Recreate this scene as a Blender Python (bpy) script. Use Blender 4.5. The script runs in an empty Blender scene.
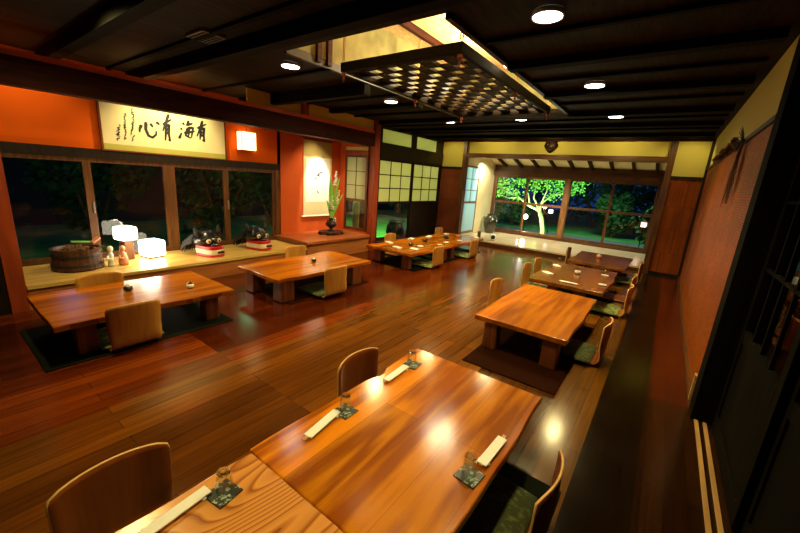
import bpy, bmesh, math, random
from mathutils import Vector, Matrix
random.seed(7)
sc = bpy.context.scene
COL = sc.collection
PI = math.pi

# ------------------------------------------------------------------ materials
def nmat(name):
    m = bpy.data.materials.new(name); m.use_nodes = True
    nt = m.node_tree; b = nt.nodes['Principled BSDF']
    return m, nt, b
def L(nt, a, b): nt.links.new(a, b)
def plain(name, c, rough=.6, metal=0, spec=.5, noise=0, nscale=8, bump=0, coat=0):
    m, nt, b = nmat(name)
    b.inputs['Base Color'].default_value = (*c, 1); b.inputs['Roughness'].default_value = rough
    b.inputs['Metallic'].default_value = metal; b.inputs['Specular IOR Level'].default_value = spec
    b.inputs['Coat Weight'].default_value = coat; b.inputs['Coat Roughness'].default_value = .15
    tc = nt.nodes.new('ShaderNodeTexCoord'); n = nt.nodes.new('ShaderNodeTexNoise')
    n.inputs['Scale'].default_value = nscale; n.inputs['Detail'].default_value = 5
    L(nt, tc.outputs['Object'], n.inputs['Vector'])
    r = nt.nodes.new('ShaderNodeMixRGB'); r.blend_type = 'MIX'
    k = 1 - noise
    r.inputs[1].default_value = (c[0]*k, c[1]*k, c[2]*k, 1); r.inputs[2].default_value = (min(1, c[0]*(1+noise)), min(1, c[1]*(1+noise)), min(1, c[2]*(1+noise)), 1)
    L(nt, n.outputs[0], r.inputs[0]); L(nt, r.outputs[0], b.inputs['Base Color'])
    if bump:
        bp = nt.nodes.new('ShaderNodeBump'); bp.inputs['Strength'].default_value = bump; bp.inputs['Distance'].default_value = .01
        L(nt, n.outputs[0], bp.inputs['Height']); L(nt, bp.outputs[0], b.inputs['Normal'])
    return m
def wood(name, c1, c2, axis='Y', scale=1.0, rough=.4, ring=.5, spec=.5, coat=0, fig=5, boards=0):
    m, nt, b = nmat(name)
    tc = nt.nodes.new('ShaderNodeTexCoord'); mp = nt.nodes.new('ShaderNodeMapping')
    s = {'X': (.09, 1, 1), 'Y': (1, .09, 1), 'Z': (1, 1, .09)}[axis]
    mp.inputs['Scale'].default_value = [v*scale for v in s]
    L(nt, tc.outputs['Object'], mp.inputs['Vector'])
    n1 = nt.nodes.new('ShaderNodeTexNoise'); n1.inputs['Scale'].default_value = 30; n1.inputs['Detail'].default_value = 6
    n2 = nt.nodes.new('ShaderNodeTexNoise'); n2.inputs['Scale'].default_value = fig; n2.inputs['Detail'].default_value = 2; n2.inputs['Distortion'].default_value = .6
    L(nt, mp.outputs[0], n1.inputs['Vector']); L(nt, mp.outputs[0], n2.inputs['Vector'])
    # growth-ring contours of the low noise
    mm = nt.nodes.new('ShaderNodeMath'); mm.operation = 'MULTIPLY'; mm.inputs[1].default_value = 14
    sn = nt.nodes.new('ShaderNodeMath'); sn.operation = 'SINE'
    L(nt, n2.outputs[0], mm.inputs[0])
    m3 = nt.nodes.new('ShaderNodeMath'); m3.operation = 'MULTIPLY'; m3.inputs[1].default_value = 3.2
    L(nt, mm.outputs[0], m3.inputs[0]); L(nt, m3.outputs[0], sn.inputs[0])
    ma = nt.nodes.new('ShaderNodeMath'); ma.operation = 'MULTIPLY_ADD'; ma.inputs[1].default_value = .25*ring; 
    L(nt, sn.outputs[0], ma.inputs[0]); L(nt, n1.outputs[0], ma.inputs[2])
    rp = nt.nodes.new('ShaderNodeValToRGB'); rp.color_ramp.elements[0].position = .3; rp.color_ramp.elements[1].position = .72
    rp.color_ramp.elements[0].color = (*c1, 1); rp.color_ramp.elements[1].color = (*c2, 1)
    L(nt, ma.outputs[0], rp.inputs[0])
    out = rp.outputs[0]
    if boards:
        bk = nt.nodes.new('ShaderNodeTexBrick'); m4 = nt.nodes.new('ShaderNodeMapping')
        m4.inputs['Rotation'].default_value = (0, 0, PI/2 if axis == 'Y' else 0)
        L(nt, tc.outputs['Object'], m4.inputs['Vector']); L(nt, m4.outputs[0], bk.inputs['Vector'])
        bk.inputs['Scale'].default_value = 1; bk.inputs['Brick Width'].default_value = 2.5; bk.inputs['Row Height'].default_value = boards
        bk.inputs['Mortar Size'].default_value = .0015; bk.inputs['Color1'].default_value = (.72, .72, .72, 1); bk.inputs['Color2'].default_value = (1.15, 1.1, 1.05, 1)
        bk.inputs['Mortar'].default_value = (.45, .4, .35, 1)
        mx = nt.nodes.new('ShaderNodeMixRGB'); mx.blend_type = 'MULTIPLY'; mx.inputs[0].default_value = 1
        L(nt, out, mx.inputs[1]); L(nt, bk.outputs['Color'], mx.inputs[2]); out = mx.outputs[0]
    L(nt, out, b.inputs['Base Color'])
    b.inputs['Roughness'].default_value = rough; b.inputs['Specular IOR Level'].default_value = spec
    b.inputs['Coat Weight'].default_value = coat; b.inputs['Coat Roughness'].default_value = .12
    bp = nt.nodes.new('ShaderNodeBump'); bp.inputs['Strength'].default_value = .12; bp.inputs['Distance'].default_value = .004
    L(nt, n1.outputs[0], bp.inputs['Height']); L(nt, bp.outputs[0], b.inputs['Normal'])
    return m
def emit(name, c, s):
    m, nt, b = nmat(name)
    b.inputs['Base Color'].default_value = (.8, .8, .8, 1)
    b.inputs['Emission Color'].default_value = (*c, 1); b.inputs['Emission Strength'].default_value = s
    return m
def glassmat(name, refl=1.0, tint=(1, 1, 1)):
    m = bpy.data.materials.new(name); m.use_nodes = True; nt = m.node_tree; nt.nodes.clear()
    o = nt.nodes.new('ShaderNodeOutputMaterial'); mx = nt.nodes.new('ShaderNodeMixShader')
    t = nt.nodes.new('ShaderNodeBsdfTransparent'); t.inputs[0].default_value = (*tint, 1)
    g = nt.nodes.new('ShaderNodeBsdfGlossy'); g.inputs['Roughness'].default_value = .02
    f = nt.nodes.new('ShaderNodeFresnel'); ge = nt.nodes.new('ShaderNodeNewGeometry'); mr = nt.nodes.new('ShaderNodeMapRange'); mr.inputs['To Min'].default_value = 1.45; mr.inputs['To Max'].default_value = 1/1.45
    L(nt, ge.outputs['Backfacing'], mr.inputs[0]); L(nt, mr.outputs[0], f.inputs[0])
    q = nt.nodes.new('ShaderNodeMath'); q.operation = 'MULTIPLY'; q.inputs[1].default_value = refl
    L(nt, f.outputs[0], q.inputs[0]); L(nt, q.outputs[0], mx.inputs[0]); L(nt, t.outputs[0], mx.inputs[1]); L(nt, g.outputs[0], mx.inputs[2]); L(nt, mx.outputs[0], o.inputs[0])
    return m
def papermat(name, c, tr=.6):
    m, nt, b = nmat(name); b.inputs['Base Color'].default_value = (*c, 1); b.inputs['Roughness'].default_value = .9
    t = nt.nodes.new('ShaderNodeBsdfTranslucent'); t.inputs[0].default_value = (*c, 1)
    mx = nt.nodes.new('ShaderNodeMixShader'); mx.inputs[0].default_value = tr
    o = [n for n in nt.nodes if n.type == 'OUTPUT_MATERIAL'][0]
    L(nt, b.outputs[0], mx.inputs[1]); L(nt, t.outputs[0], mx.inputs[2]); L(nt, mx.outputs[0], o.inputs[0])
    return m
def wicker(name, c1, c2, w=.06, h=.018, rough=.55):
    m, nt, b = nmat(name)
    tc = nt.nodes.new('ShaderNodeTexCoord'); mp = nt.nodes.new('ShaderNodeMapping'); sp = nt.nodes.new('ShaderNodeSeparateXYZ'); cb = nt.nodes.new('ShaderNodeCombineXYZ')
    L(nt, tc.outputs['Object'], sp.inputs[0])
    ad = nt.nodes.new('ShaderNodeMath'); L(nt, sp.outputs[0], ad.inputs[0]); L(nt, sp.outputs[1], ad.inputs[1])
    L(nt, ad.outputs[0], cb.inputs[0]); L(nt, sp.outputs[2], cb.inputs[1])
    bk = nt.nodes.new('ShaderNodeTexBrick'); L(nt, cb.outputs[0], bk.inputs['Vector'])
    bk.inputs['Scale'].default_value = 1; bk.inputs['Brick Width'].default_value = w; bk.inputs['Row Height'].default_value = h
    bk.inputs['Mortar Size'].default_value = .003; bk.inputs['Color1'].default_value = (*c1, 1); bk.inputs['Color2'].default_value = (*c2, 1)
    bk.inputs['Mortar'].default_value = (c1[0]*.4, c1[1]*.4, c1[2]*.4, 1)
    n = nt.nodes.new('ShaderNodeTexNoise'); n.inputs['Scale'].default_value = 2.5; L(nt, tc.outputs['Object'], n.inputs['Vector'])
    rp = nt.nodes.new('ShaderNodeValToRGB'); rp.color_ramp.elements[0].position = .3; rp.color_ramp.elements[0].color = (.6, .6, .6, 1); rp.color_ramp.elements[1].position = .7
    L(nt, n.outputs[0], rp.inputs[0])
    mx = nt.nodes.new('ShaderNodeMixRGB'); mx.blend_type = 'MULTIPLY'; mx.inputs[0].default_value = .8
    L(nt, bk.outputs['Color'], mx.inputs[1]); L(nt, rp.outputs[0], mx.inputs[2]); L(nt, mx.outputs[0], b.inputs['Base Color'])
    bp = nt.nodes.new('ShaderNodeBump'); bp.inputs['Strength'].default_value = .5; bp.inputs['Distance'].default_value = .004
    L(nt, bk.outputs['Fac'], bp.inputs['Height']); bp.invert = True; L(nt, bp.outputs[0], b.inputs['Normal'])
    b.inputs['Roughness'].default_value = rough; b.inputs['Specular IOR Level'].default_value = .15
    return m
def floormat():
    m, nt, b = nmat('floor_planks')
    tc = nt.nodes.new('ShaderNodeTexCoord')
    sp = nt.nodes.new('ShaderNodeSeparateXYZ'); L(nt, tc.outputs['Object'], sp.inputs[0])
    cb = nt.nodes.new('ShaderNodeCombineXYZ'); L(nt, sp.outputs[1], cb.inputs[0]); L(nt, sp.outputs[0], cb.inputs[1])
    def brick(w, h, c1, c2, mo, ms, off):
        k = nt.nodes.new('ShaderNodeTexBrick'); a = nt.nodes.new('ShaderNodeVectorMath'); a.inputs[1].default_value = off
        L(nt, cb.outputs[0], a.inputs[0]); L(nt, a.outputs[0], k.inputs['Vector'])
        k.inputs['Scale'].default_value = 1; k.inputs['Brick Width'].default_value = w; k.inputs['Row Height'].default_value = h
        k.inputs['Color1'].default_value = (*c1, 1); k.inputs['Color2'].default_value = (*c2, 1); k.inputs['Mortar'].default_value = (*mo, 1); k.inputs['Mortar Size'].default_value = ms
        return k
    fine = brick(1.8, .11, (.72, .70, .68), (1.2, 1.2, 1.2), (.42, .36, .3), .0022, (.3, .02, 0))
    big = brick(2.6, .66, (.50, .42, .36), (1.4, 1.4, 1.4), (1, 1, 1), 0, (1.1, .46, 0))
    # long strips with their own stain, across the room
    rp = nt.nodes.new('ShaderNodeValToRGB'); cr = rp.color_ramp; cr.interpolation = 'CONSTANT'
    mr = nt.nodes.new('ShaderNodeMapRange'); mr.inputs['From Min'].default_value = -6; mr.inputs['From Max'].default_value = 1
    L(nt, sp.outputs[0], mr.inputs[0]); L(nt, mr.outputs[0], rp.inputs[0])
    P = lambda x: (x+6)/7
    red = (.085, .013, .0015); red2 = (.13, .024, .002); brn = (.13, .042, .003); gold = (.20, .088, .008); dark = (.022, .011, .0015); dred = (.10, .018, .004)
    seq = [(-6, red), (-3.5, red2), (-2.87, brn), (-2.5, (.115, .036, .003)), (-1.45, (.14, .05, .005)), (-.46, gold), (-.16, dark), (.17, dred)]
    cr.elements[0].position = 0; cr.elements[0].color = (*red, 1); cr.elements[1].position = P(-3.5); cr.elements[1].color = (*red2, 1)
    for x, c in seq[2:]:
        e = cr.elements.new(P(x)); e.color = (*c, 1)
    mp = nt.nodes.new('ShaderNodeMapping'); mp.inputs['Scale'].default_value = (1, .06, 1); L(nt, tc.outputs['Object'], mp.inputs[0])
    n = nt.nodes.new('ShaderNodeTexNoise'); n.inputs['Scale'].default_value = 38; n.inputs['Detail'].default_value = 7; L(nt, mp.outputs[0], n.inputs['Vector'])
    r2 = nt.nodes.new('ShaderNodeValToRGB'); r2.color_ramp.elements[0].position = .3; r2.color_ramp.elements[0].color = (.72, .68, .64, 1); r2.color_ramp.elements[1].position = .7; r2.color_ramp.elements[1].color = (1.15, 1.15, 1.15, 1)
    L(nt, n.outputs[0], r2.inputs[0])
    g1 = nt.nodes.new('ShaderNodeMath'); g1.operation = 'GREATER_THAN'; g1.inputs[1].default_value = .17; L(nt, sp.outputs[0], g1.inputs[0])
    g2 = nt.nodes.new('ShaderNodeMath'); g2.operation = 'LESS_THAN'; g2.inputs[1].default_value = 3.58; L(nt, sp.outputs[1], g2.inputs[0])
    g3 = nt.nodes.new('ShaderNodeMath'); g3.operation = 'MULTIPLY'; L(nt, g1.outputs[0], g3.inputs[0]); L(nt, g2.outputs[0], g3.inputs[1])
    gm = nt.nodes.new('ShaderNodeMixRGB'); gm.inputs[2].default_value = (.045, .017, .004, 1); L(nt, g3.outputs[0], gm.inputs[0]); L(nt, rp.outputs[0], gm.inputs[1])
    cur = gm.outputs[0]
    for o in (fine.outputs['Color'], big.outputs['Color'], r2.outputs[0]):
        x = nt.nodes.new('ShaderNodeMixRGB'); x.blend_type = 'MULTIPLY'; x.inputs[0].default_value = 1
        L(nt, cur, x.inputs[1]); L(nt, o, x.inputs[2]); cur = x.outputs[0]
    L(nt, cur, b.inputs['Base Color'])
    n3 = nt.nodes.new('ShaderNodeTexNoise'); n3.inputs['Scale'].default_value = 3; L(nt, tc.outputs['Object'], n3.inputs['Vector'])
    m2 = nt.nodes.new('ShaderNodeMapRange'); m2.inputs['To Min'].default_value = .12; m2.inputs['To Max'].default_value = .22
    L(nt, n3.outputs[0], m2.inputs[0]); L(nt, m2.outputs[0], b.inputs['Roughness'])
    bp = nt.nodes.new('ShaderNodeBump'); bp.inputs['Strength'].default_value = .05; bp.inputs['Distance'].default_value = .0015
    L(nt, n.outputs[0], bp.inputs['Height']); L(nt, bp.outputs[0], b.inputs['Normal'])
    b.inputs['Specular IOR Level'].default_value = .25
    return m

M = dict(
 floor=floormat(),
 ceil=wood('ceiling_boards', (.007, .0045, .0008), (.028, .016, .002), 'Y', 1, .65, boards=.2, spec=.08),
 joist=wood('dark_joist', (.003, .0025, .0012), (.008, .006, .003), 'X', 1, .75, spec=.06),
 dark=wood('dark_wood', (.008, .005, .003), (.020, .011, .005), 'Z', 1, .45, spec=.3),
 doord=wood('blackened_door_wood', (.0025, .002, .0008), (.007, .005, .0015), 'Z', 1, .8, spec=.05), lfr=wood('blackened_frame_wood', (.006, .004, .0015), (.014, .008, .003), 'Y', 1, .7, spec=.1),
 darkh=wood('dark_beam_wood', (.022, .004, .0015), (.055, .010, .003), 'Y', 1, .6, spec=.12),
 red=wood('red_lacquered_wood', (.20, .028, .008), (.34, .055, .014), 'Z', .7, .4, ring=.2),
 redh=wood('red_wood_rail', (.80, .12, .015), (.92, .17, .02), 'Y', .7, .4, ring=.2),
 brown=wood('brown_frame_wood', (.06, .020, .005), (.14, .050, .010), 'Z', 1, .4),
 brownh=wood('brown_rail_wood', (.06, .020, .005), (.13, .048, .010), 'X', 1, .4),
 brownl=wood('pale_frame_wood', (.17, .075, .025), (.30, .14, .045), 'Z', 1, .4),
 orange=plain('orange_wall', (.80, .12, .003), .85, spec=.15, noise=.06, nscale=3),
 pink=plain('rose_plaster', (.60, .105, .020), .85, spec=.15, noise=.06, nscale=5),
 cream=plain('cream_plaster', (.60, .53, .12), .85, noise=.05, nscale=4), creamb=plain('pale_bay_plaster', (.80, .70, .42), .85, noise=.05, nscale=4),
 redpanel=wicker('red_brown_panel', (.19, .045, .018), (.24, .06, .022), 3, .6),
 wicker=wicker('woven_orange_panel', (.44, .100, .004), (.30, .058, .002), .07, .022),
 wickerd=wicker('woven_brown_panel', (.34, .075, .006), (.22, .045, .003), .035, .5),
 sill=wood('blond_board', (.50, .31, .07), (.70, .46, .13), 'Y', .6, .3, spec=.3, ring=.4),
 bayfl=wood('pale_polished_board', (.60, .46, .30), (.78, .62, .42), 'X', .5, .16, ring=.3),
 riser=wood('orange_riser_wood', (.27, .085, .020), (.42, .14, .035), 'Y', .6, .35),
 toko=wood('red_brown_board', (.30, .075, .020), (.46, .13, .035), 'Y', .6, .28),
 t_orange=wood('orange_table_wood', (.32, .075, .001), (.54, .165, .002), 'Y', .55, .22, spec=.35, ring=.5, fig=3, boards=.26),
 t_near=wood('polished_table_wood', (.34, .080, .001), (.70, .235, .003), 'Y', .7, .16, spec=.36, ring=.8, fig=4, boards=.23),
 t_ash=None,
 t_dark=wood('dark_table_wood', (.12, .038, .005), (.24, .080, .010), 'Y', .5, .22, ring=.5, spec=.35),
 t_leg=wood('table_leg_wood', (.10, .026, .008), (.22, .055, .014), 'Z', .7, .4, ring=.6),
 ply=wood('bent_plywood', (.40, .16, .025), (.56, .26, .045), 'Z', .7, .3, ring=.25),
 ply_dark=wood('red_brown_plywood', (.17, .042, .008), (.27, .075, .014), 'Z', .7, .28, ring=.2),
 edge=plain('pale_plywood_edge', (.72, .42, .13), .4, noise=.2, nscale=60),
 mat=plain('pit_shade_mat', (.004, .006, .003), .9, spec=.08, noise=.4, nscale=60, bump=.3),  # near-black colour carries the shade of the pits under the tables
 mat2=plain('dark_brown_mat', (.020, .0045, .001), .8, spec=.03, noise=.3, nscale=20),
 glass=glassmat('window_glass', 1.0), glassl=glassmat('low_reflecting_glass', .6), tumb=glassmat('clear_tumbler', 2.0, (.97, .99, .96)), white=plain('white_paper', (.93, .92, .88), .7, noise=.03),
 porc=plain('white_porcelain', (.80, .80, .72), .2, coat=.5), black=plain('black_lacquer', (.012, .012, .012), .25, coat=.5, noise=.3),
 iron=plain('black_iron', (.015, .015, .015), .5), brass=plain('brass', (.55, .40, .16), .35, .9),
 steel=plain('steel_handle', (.5, .5, .45), .3, .9),
 redl=plain('red_lacquer', (.55, .012, .02), .3, coat=.4), teeth=plain('cream_lacquer', (.82, .72, .52), .35),
 shoji=papermat('shoji_paper', (.66, .66, .42), .5), frost=papermat('frosted_pane', (.62, .80, .84), .6),
 lampw=emit('glowing_lamp_paper', (1, .90, .66), 8), lant=emit('lantern_paper', (1, .66, .26), 3),
 disc=emit('downlight_lens', (1, .93, .74), 28), bulb=emit('bare_bulb', (1, .85, .5), 25), globe=emit('garden_globe', (1, .95, .8), 24),
 boxl=emit('garden_lantern_pane', (1, .55, .45), 2.5),
 rope=plain('straw_rope', (.55, .34, .10), .8, noise=.3, nscale=90), knot=plain('copper_red_cord', (.34, .09, .03), .5, noise=.3, nscale=60),
 reed=wood('reed_boards', (.50, .26, .09), (.92, .62, .30), 'Y', 3, .6, ring=.8, fig=9),
 wellw=plain('stained_plaster', (.26, .22, .07), .85, noise=.85, nscale=4),
 slat=wood('lattice_slat', (.008, .004, .002), (.020, .010, .004), 'X', 2, .55, spec=.2),
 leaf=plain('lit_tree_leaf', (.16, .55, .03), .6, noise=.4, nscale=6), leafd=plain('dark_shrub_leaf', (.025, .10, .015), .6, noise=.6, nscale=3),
 leafb=plain('flower_leaf', (.24, .62, .09), .5, noise=.3, nscale=20), petal=plain('pale_petal', (.85, .78, .70), .6),
 bark=plain('pale_bark', (.34, .50, .14), .8, noise=.3, nscale=14), grass=plain('lawn', (.06, .30, .035), .95, noise=.7, nscale=2.2, bump=.6),
 ceram=plain('green_brown_glaze', (.022, .022, .010), .25, noise=.6, nscale=6, coat=.6), bronze=plain('dark_bronze', (.035, .016, .010), .35, .3, noise=.3),
 tub=wood('dark_tub_wood', (.045, .016, .008), (.12, .045, .018), 'Z', 2, .5), clay=plain('pink_clay', (.62, .26, .15), .6, noise=.3, nscale=14),
 ink=plain('brush_ink', (.012, .012, .012), .6), brocade=plain('olive_brocade', (.46, .38, .11), .7, noise=.2, nscale=60), scrollp=plain('scroll_paper', (.86, .85, .74), .8, noise=.04, nscale=3),
 calp=plain('aged_calligraphy_paper', (.78, .68, .36), .7, noise=.06, nscale=4), calb=plain('olive_silk_border', (.46, .42, .08), .7, noise=.1),
 straw=plain('dried_stalks', (.16, .07, .018), .8, noise=.4, nscale=30), hair=plain('black_hair', (.012, .012, .011), .7, noise=.5, nscale=40), track=wood('pale_track', (.40, .22, .07), (.58, .34, .12), 'Y', 1, .35),
 stone=plain('garden_stone', (.09, .12, .12), .85, noise=.4, nscale=3, bump=.4), hull=plain('black_jar', (.012, .012, .010), .4), greyw=plain('outer_dark_wall', (.010, .009, .006), .8, noise=.3),
 orangev=plain('vent_plate', (.13, .12, .06), .6), crys=None, cush=None, speck=None)
def crystal():
    m, nt, b = nmat('tumbler_glass'); b.inputs['Base Color'].default_value = (1, 1, 1, 1); b.inputs['Roughness'].default_value = .03
    b.inputs['Transmission Weight'].default_value = 1; b.inputs['IOR'].default_value = 1.45
    return m
M['crys'] = crystal()
def speckle(name, base, fleck, scale, thr, rough=.4):
    m, nt, b = nmat(name); tc = nt.nodes.new('ShaderNodeTexCoord'); v = nt.nodes.new('ShaderNodeTexNoise'); v.inputs['Scale'].default_value = scale; v.inputs['Detail'].default_value = 3
    L(nt, tc.outputs['Object'], v.inputs['Vector']); r = nt.nodes.new('ShaderNodeValToRGB')
    r.color_ramp.elements[0].position = thr; r.color_ramp.elements[0].color = (*base, 1); r.color_ramp.elements[1].position = thr+(.06 if rough < .5 else .2); r.color_ramp.elements[1].color = (*fleck, 1)
    L(nt, v.outputs[0], r.inputs[0]); L(nt, r.outputs[0], b.inputs['Base Color']); b.inputs['Roughness'].default_value = rough
    return m
def boldgrain():
    m, nt, b = nmat('bold_grained_table_wood'); tc = nt.nodes.new('ShaderNodeTexCoord'); mp = nt.nodes.new('ShaderNodeMapping'); mp.inputs['Scale'].default_value = (1, .30, 1)
    mp.inputs['Rotation'].default_value = (0, 0, .12)
    n = nt.nodes.new('ShaderNodeTexNoise'); n.inputs['Scale'].default_value = 2.4; n.inputs['Detail'].default_value = 1.5; n.inputs['Roughness'].default_value = .35
    L(nt, tc.outputs['Object'], mp.inputs[0]); L(nt, mp.outputs[0], n.inputs['Vector'])
    a = nt.nodes.new('ShaderNodeMath'); a.operation = 'MULTIPLY'; a.inputs[1].default_value = 34; L(nt, n.outputs[0], a.inputs[0])
    f = nt.nodes.new('ShaderNodeMath'); f.operation = 'FRACT'; L(nt, a.outputs[0], f.inputs[0])
    r = nt.nodes.new('ShaderNodeValToRGB'); e = r.color_ramp.elements; e[0].position = 0; e[0].color = (.30, .085, .012, 1); e[1].position = .32; e[1].color = (.62, .25, .055, 1)
    k = r.color_ramp.elements.new(.85); k.color = (.72, .31, .075, 1); k = r.color_ramp.elements.new(1); k.color = (.45, .15, .025, 1)
    L(nt, f.outputs[0], r.inputs[0]); L(nt, r.outputs[0], b.inputs['Base Color']); b.inputs['Roughness'].default_value = .22; b.inputs['Specular IOR Level'].default_value = .4
    return m
M['t_ash'] = boldgrain()
M['speck'] = speckle('flecked_black_tile', (.010, .016, .012), (.35, .45, .38), 55, .58)
M['cush'] = speckle('green_patterned_cloth', (.022, .032, .004), (.085, .10, .016), 30, .5, .9)
M['cushp'] = speckle('pale_patterned_cloth', (.12, .17, .04), (.42, .48, .22), 16, .5, .9)

# ------------------------------------------------------------------ mesh helpers
class MB:
    def __init__(s): s.bm = bmesh.new()
    def box(s, x0, x1, y0, y1, z0, z1, mtx=None):
        vs = [s.bm.verts.new(p) for p in ((x0,y0,z0),(x1,y0,z0),(x1,y1,z0),(x0,y1,z0),(x0,y0,z1),(x1,y0,z1),(x1,y1,z1),(x0,y1,z1))]
        if mtx:
            for v in vs: v.co = mtx @ v.co
        for f in ((0,3,2,1),(4,5,6,7),(0,1,5,4),(1,2,6,5),(2,3,7,6),(3,0,4,7)): s.bm.faces.new([vs[i] for i in f])
        return s
    def taper(s, cx, cy, z0, z1, a0, b0, a1, b1, dx=0, dy=0):
        vs = [s.bm.verts.new(p) for p in ((cx-a0,cy-b0,z0),(cx+a0,cy-b0,z0),(cx+a0,cy+b0,z0),(cx-a0,cy+b0,z0),(cx+dx-a1,cy+dy-b1,z1),(cx+dx+a1,cy+dy-b1,z1),(cx+dx+a1,cy+dy+b1,z1),(cx+dx-a1,cy+dy+b1,z1))]
        for f in ((0,3,2,1),(4,5,6,7),(0,1,5,4),(1,2,6,5),(2,3,7,6),(3,0,4,7)): s.bm.faces.new([vs[i] for i in f])
        return s
    def lathe(s, prof, cx=0, cy=0, n=20, cap=True, sx=1, sy=1, mtx=None):
        rings = []
        for r, z in prof:
            ring = [s.bm.verts.new((cx+sx*r*math.cos(2*PI*i/n), cy+sy*r*math.sin(2*PI*i/n), z)) for i in range(n)]
            rings.append(ring)
        if mtx:
            for rg in rings:
                for v in rg: v.co = mtx @ v.co
        for a, b in zip(rings, rings[1:]):
            for i in range(n): s.bm.faces.new((a[i], a[(i+1)%n], b[(i+1)%n], b[i]))
        if cap:
            s.bm.faces.new(list(reversed(rings[0]))); s.bm.faces.new(rings[-1])
        return s
    def tube(s, pts, rad, n=8):
        pts = [Vector(p) for p in pts]; rs = rad if isinstance(rad, (list, tuple)) else [rad]*len(pts)
        rings = []
        for i, p in enumerate(pts):
            d = (pts[min(i+1, len(pts)-1)]-pts[max(i-1, 0)]).normalized()
            a = d.orthogonal().normalized() if i == 0 else (pa - d*pa.dot(d)).normalized()
            pa = a; b = d.cross(a)
            rings.append([s.bm.verts.new(p + (a*math.cos(2*PI*k/n)+b*math.sin(2*PI*k/n))*rs[i]) for k in range(n)])
        for a, b in zip(rings, rings[1:]):
            for i in range(n): s.bm.faces.new((a[i], a[(i+1)%n], b[(i+1)%n], b[i]))
        s.bm.faces.new(list(reversed(rings[0]))); s.bm.faces.new(rings[-1])
        return s
    def poly(s, pts, d):
        """closed outline extruded by vector d"""
        a = [s.bm.verts.new(p) for p in pts]; b = [s.bm.verts.new(Vector(p)+Vector(d)) for p in pts]
        s.bm.faces.new(a); s.bm.faces.new(list(reversed(b))); n = len(a)
        for i in range(n): s.bm.faces.new((a[i], b[i], b[(i+1)%n], a[(i+1)%n]))
        return s
    def leaf(s, p, size, rnd):
        u = Vector((rnd.gauss(0,1), rnd.gauss(0,1), rnd.gauss(0,1))).normalized(); w = u.orthogonal().normalized()*size*.5; u = u*size
        vs = [s.bm.verts.new(p-u*.5), s.bm.verts.new(p+w), s.bm.verts.new(p+u*.5), s.bm.verts.new(p-w)]
        s.bm.faces.new(vs); return s
    def build(s, name, mat, parent=None, bevel=0, smooth=False, loc=None, rot=None, seg=2):
        me = bpy.data.meshes.new(name); bmesh.ops.recalc_face_normals(s.bm, faces=s.bm.faces); s.bm.to_mesh(me); s.bm.free()
        o = bpy.data.objects.new(name, me); COL.objects.link(o)
        me.materials.append(mat)
        if smooth:
            for p in me.polygons: p.use_smooth = True
        if bevel:
            md = o.modifiers.new('bevel', 'BEVEL'); md.width = bevel; md.segments = seg; md.limit_method = 'ANGLE'
        if parent: o.parent = parent
        if loc: o.location = loc
        if rot: o.rotation_euler = rot
        return o
def thing(name, label, cat, loc=(0,0,0), rz=0, group=None, kind=None):
    o = bpy.data.objects.new(name, None); COL.objects.link(o); o.empty_display_size = .1
    o.location = loc; o.rotation_euler = (0, 0, rz); tag(o, label, cat, group, kind); return o
def tag(o, label=None, cat=None, group=None, kind=None):
    if label: o['label'] = label
    if cat: o['category'] = cat
    if group: o['group'] = group
    if kind: o['kind'] = kind
    return o
def struct(name, mb, mat, parent=None, bevel=0, label=None):
    o = mb.build(name, mat, parent, bevel)
    if not parent: o['kind'] = 'structure'
    if label: o['label'] = label
    return o
def sroot(name, loc=(0,0,0)):
    o = bpy.data.objects.new(name, None); COL.objects.link(o); o.location = loc; o['kind'] = 'structure'; return o
def copy_tree(o, label=None, loc=None, rz=None, group=None, parent=None):
    c = o.copy(); COL.objects.link(c)
    if parent: c.parent = parent
    if label: c['label'] = label
    if group: c['group'] = group
    if loc is not None: c.location = loc
    if rz is not None: c.rotation_euler = (0, 0, rz)
    for ch in list(o.children): copy_tree(ch, parent=c)
    return c

# ================================================================== SETTING
struct('floor', MB().box(-6.5, .75, -1.5, 9.72, -.1, 0), M['floor'])
# ceiling with the raised well
c = MB()
c.box(-6.5, -3.4, -1.5, 9.75, 2.87, 2.93); c.box(-1.55, .75, -1.5, 9.75, 2.87, 2.93); c.box(-3.4, -1.55, -1.5, 2.5, 2.87, 2.93); c.box(-3.4, -1.55, 6.3, 9.75, 2.87, 2.93)
struct('ceiling', c, M['ceil'])
k = 0
for y in (-1.25, 0, 1.20, 2.10, 3.75, 5.0, 6.36, 7.5, 8.75):
    segs = [(-6.4, .42)] if not (2.5 < y < 6.3) else [(-6.4, -3.42), (-1.53, .42)]
    for a, b in segs:
        zb = 2.74 if y < 3 else (2.71 if (y < 4 and b < -3) else 2.80)
        k += 1; struct('trim_%d' % k, MB().box(a, b, y-.055, y+.055, zb, 2.87), M['joist'])
for y in (.62, 1.85, 3.1, 4.4, 5.65, 6.95, 8.1, 9.3):
    segs = [(-6.4, .42)] if not (2.5 < y < 6.3) else [(-6.4, -3.42), (-1.53, .42)]
    for a, b in segs:
        k += 1; struct('trim_%d' % k, MB().box(a, b, y-.025, y+.025, 2.84, 2.87), M['joist'])
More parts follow.
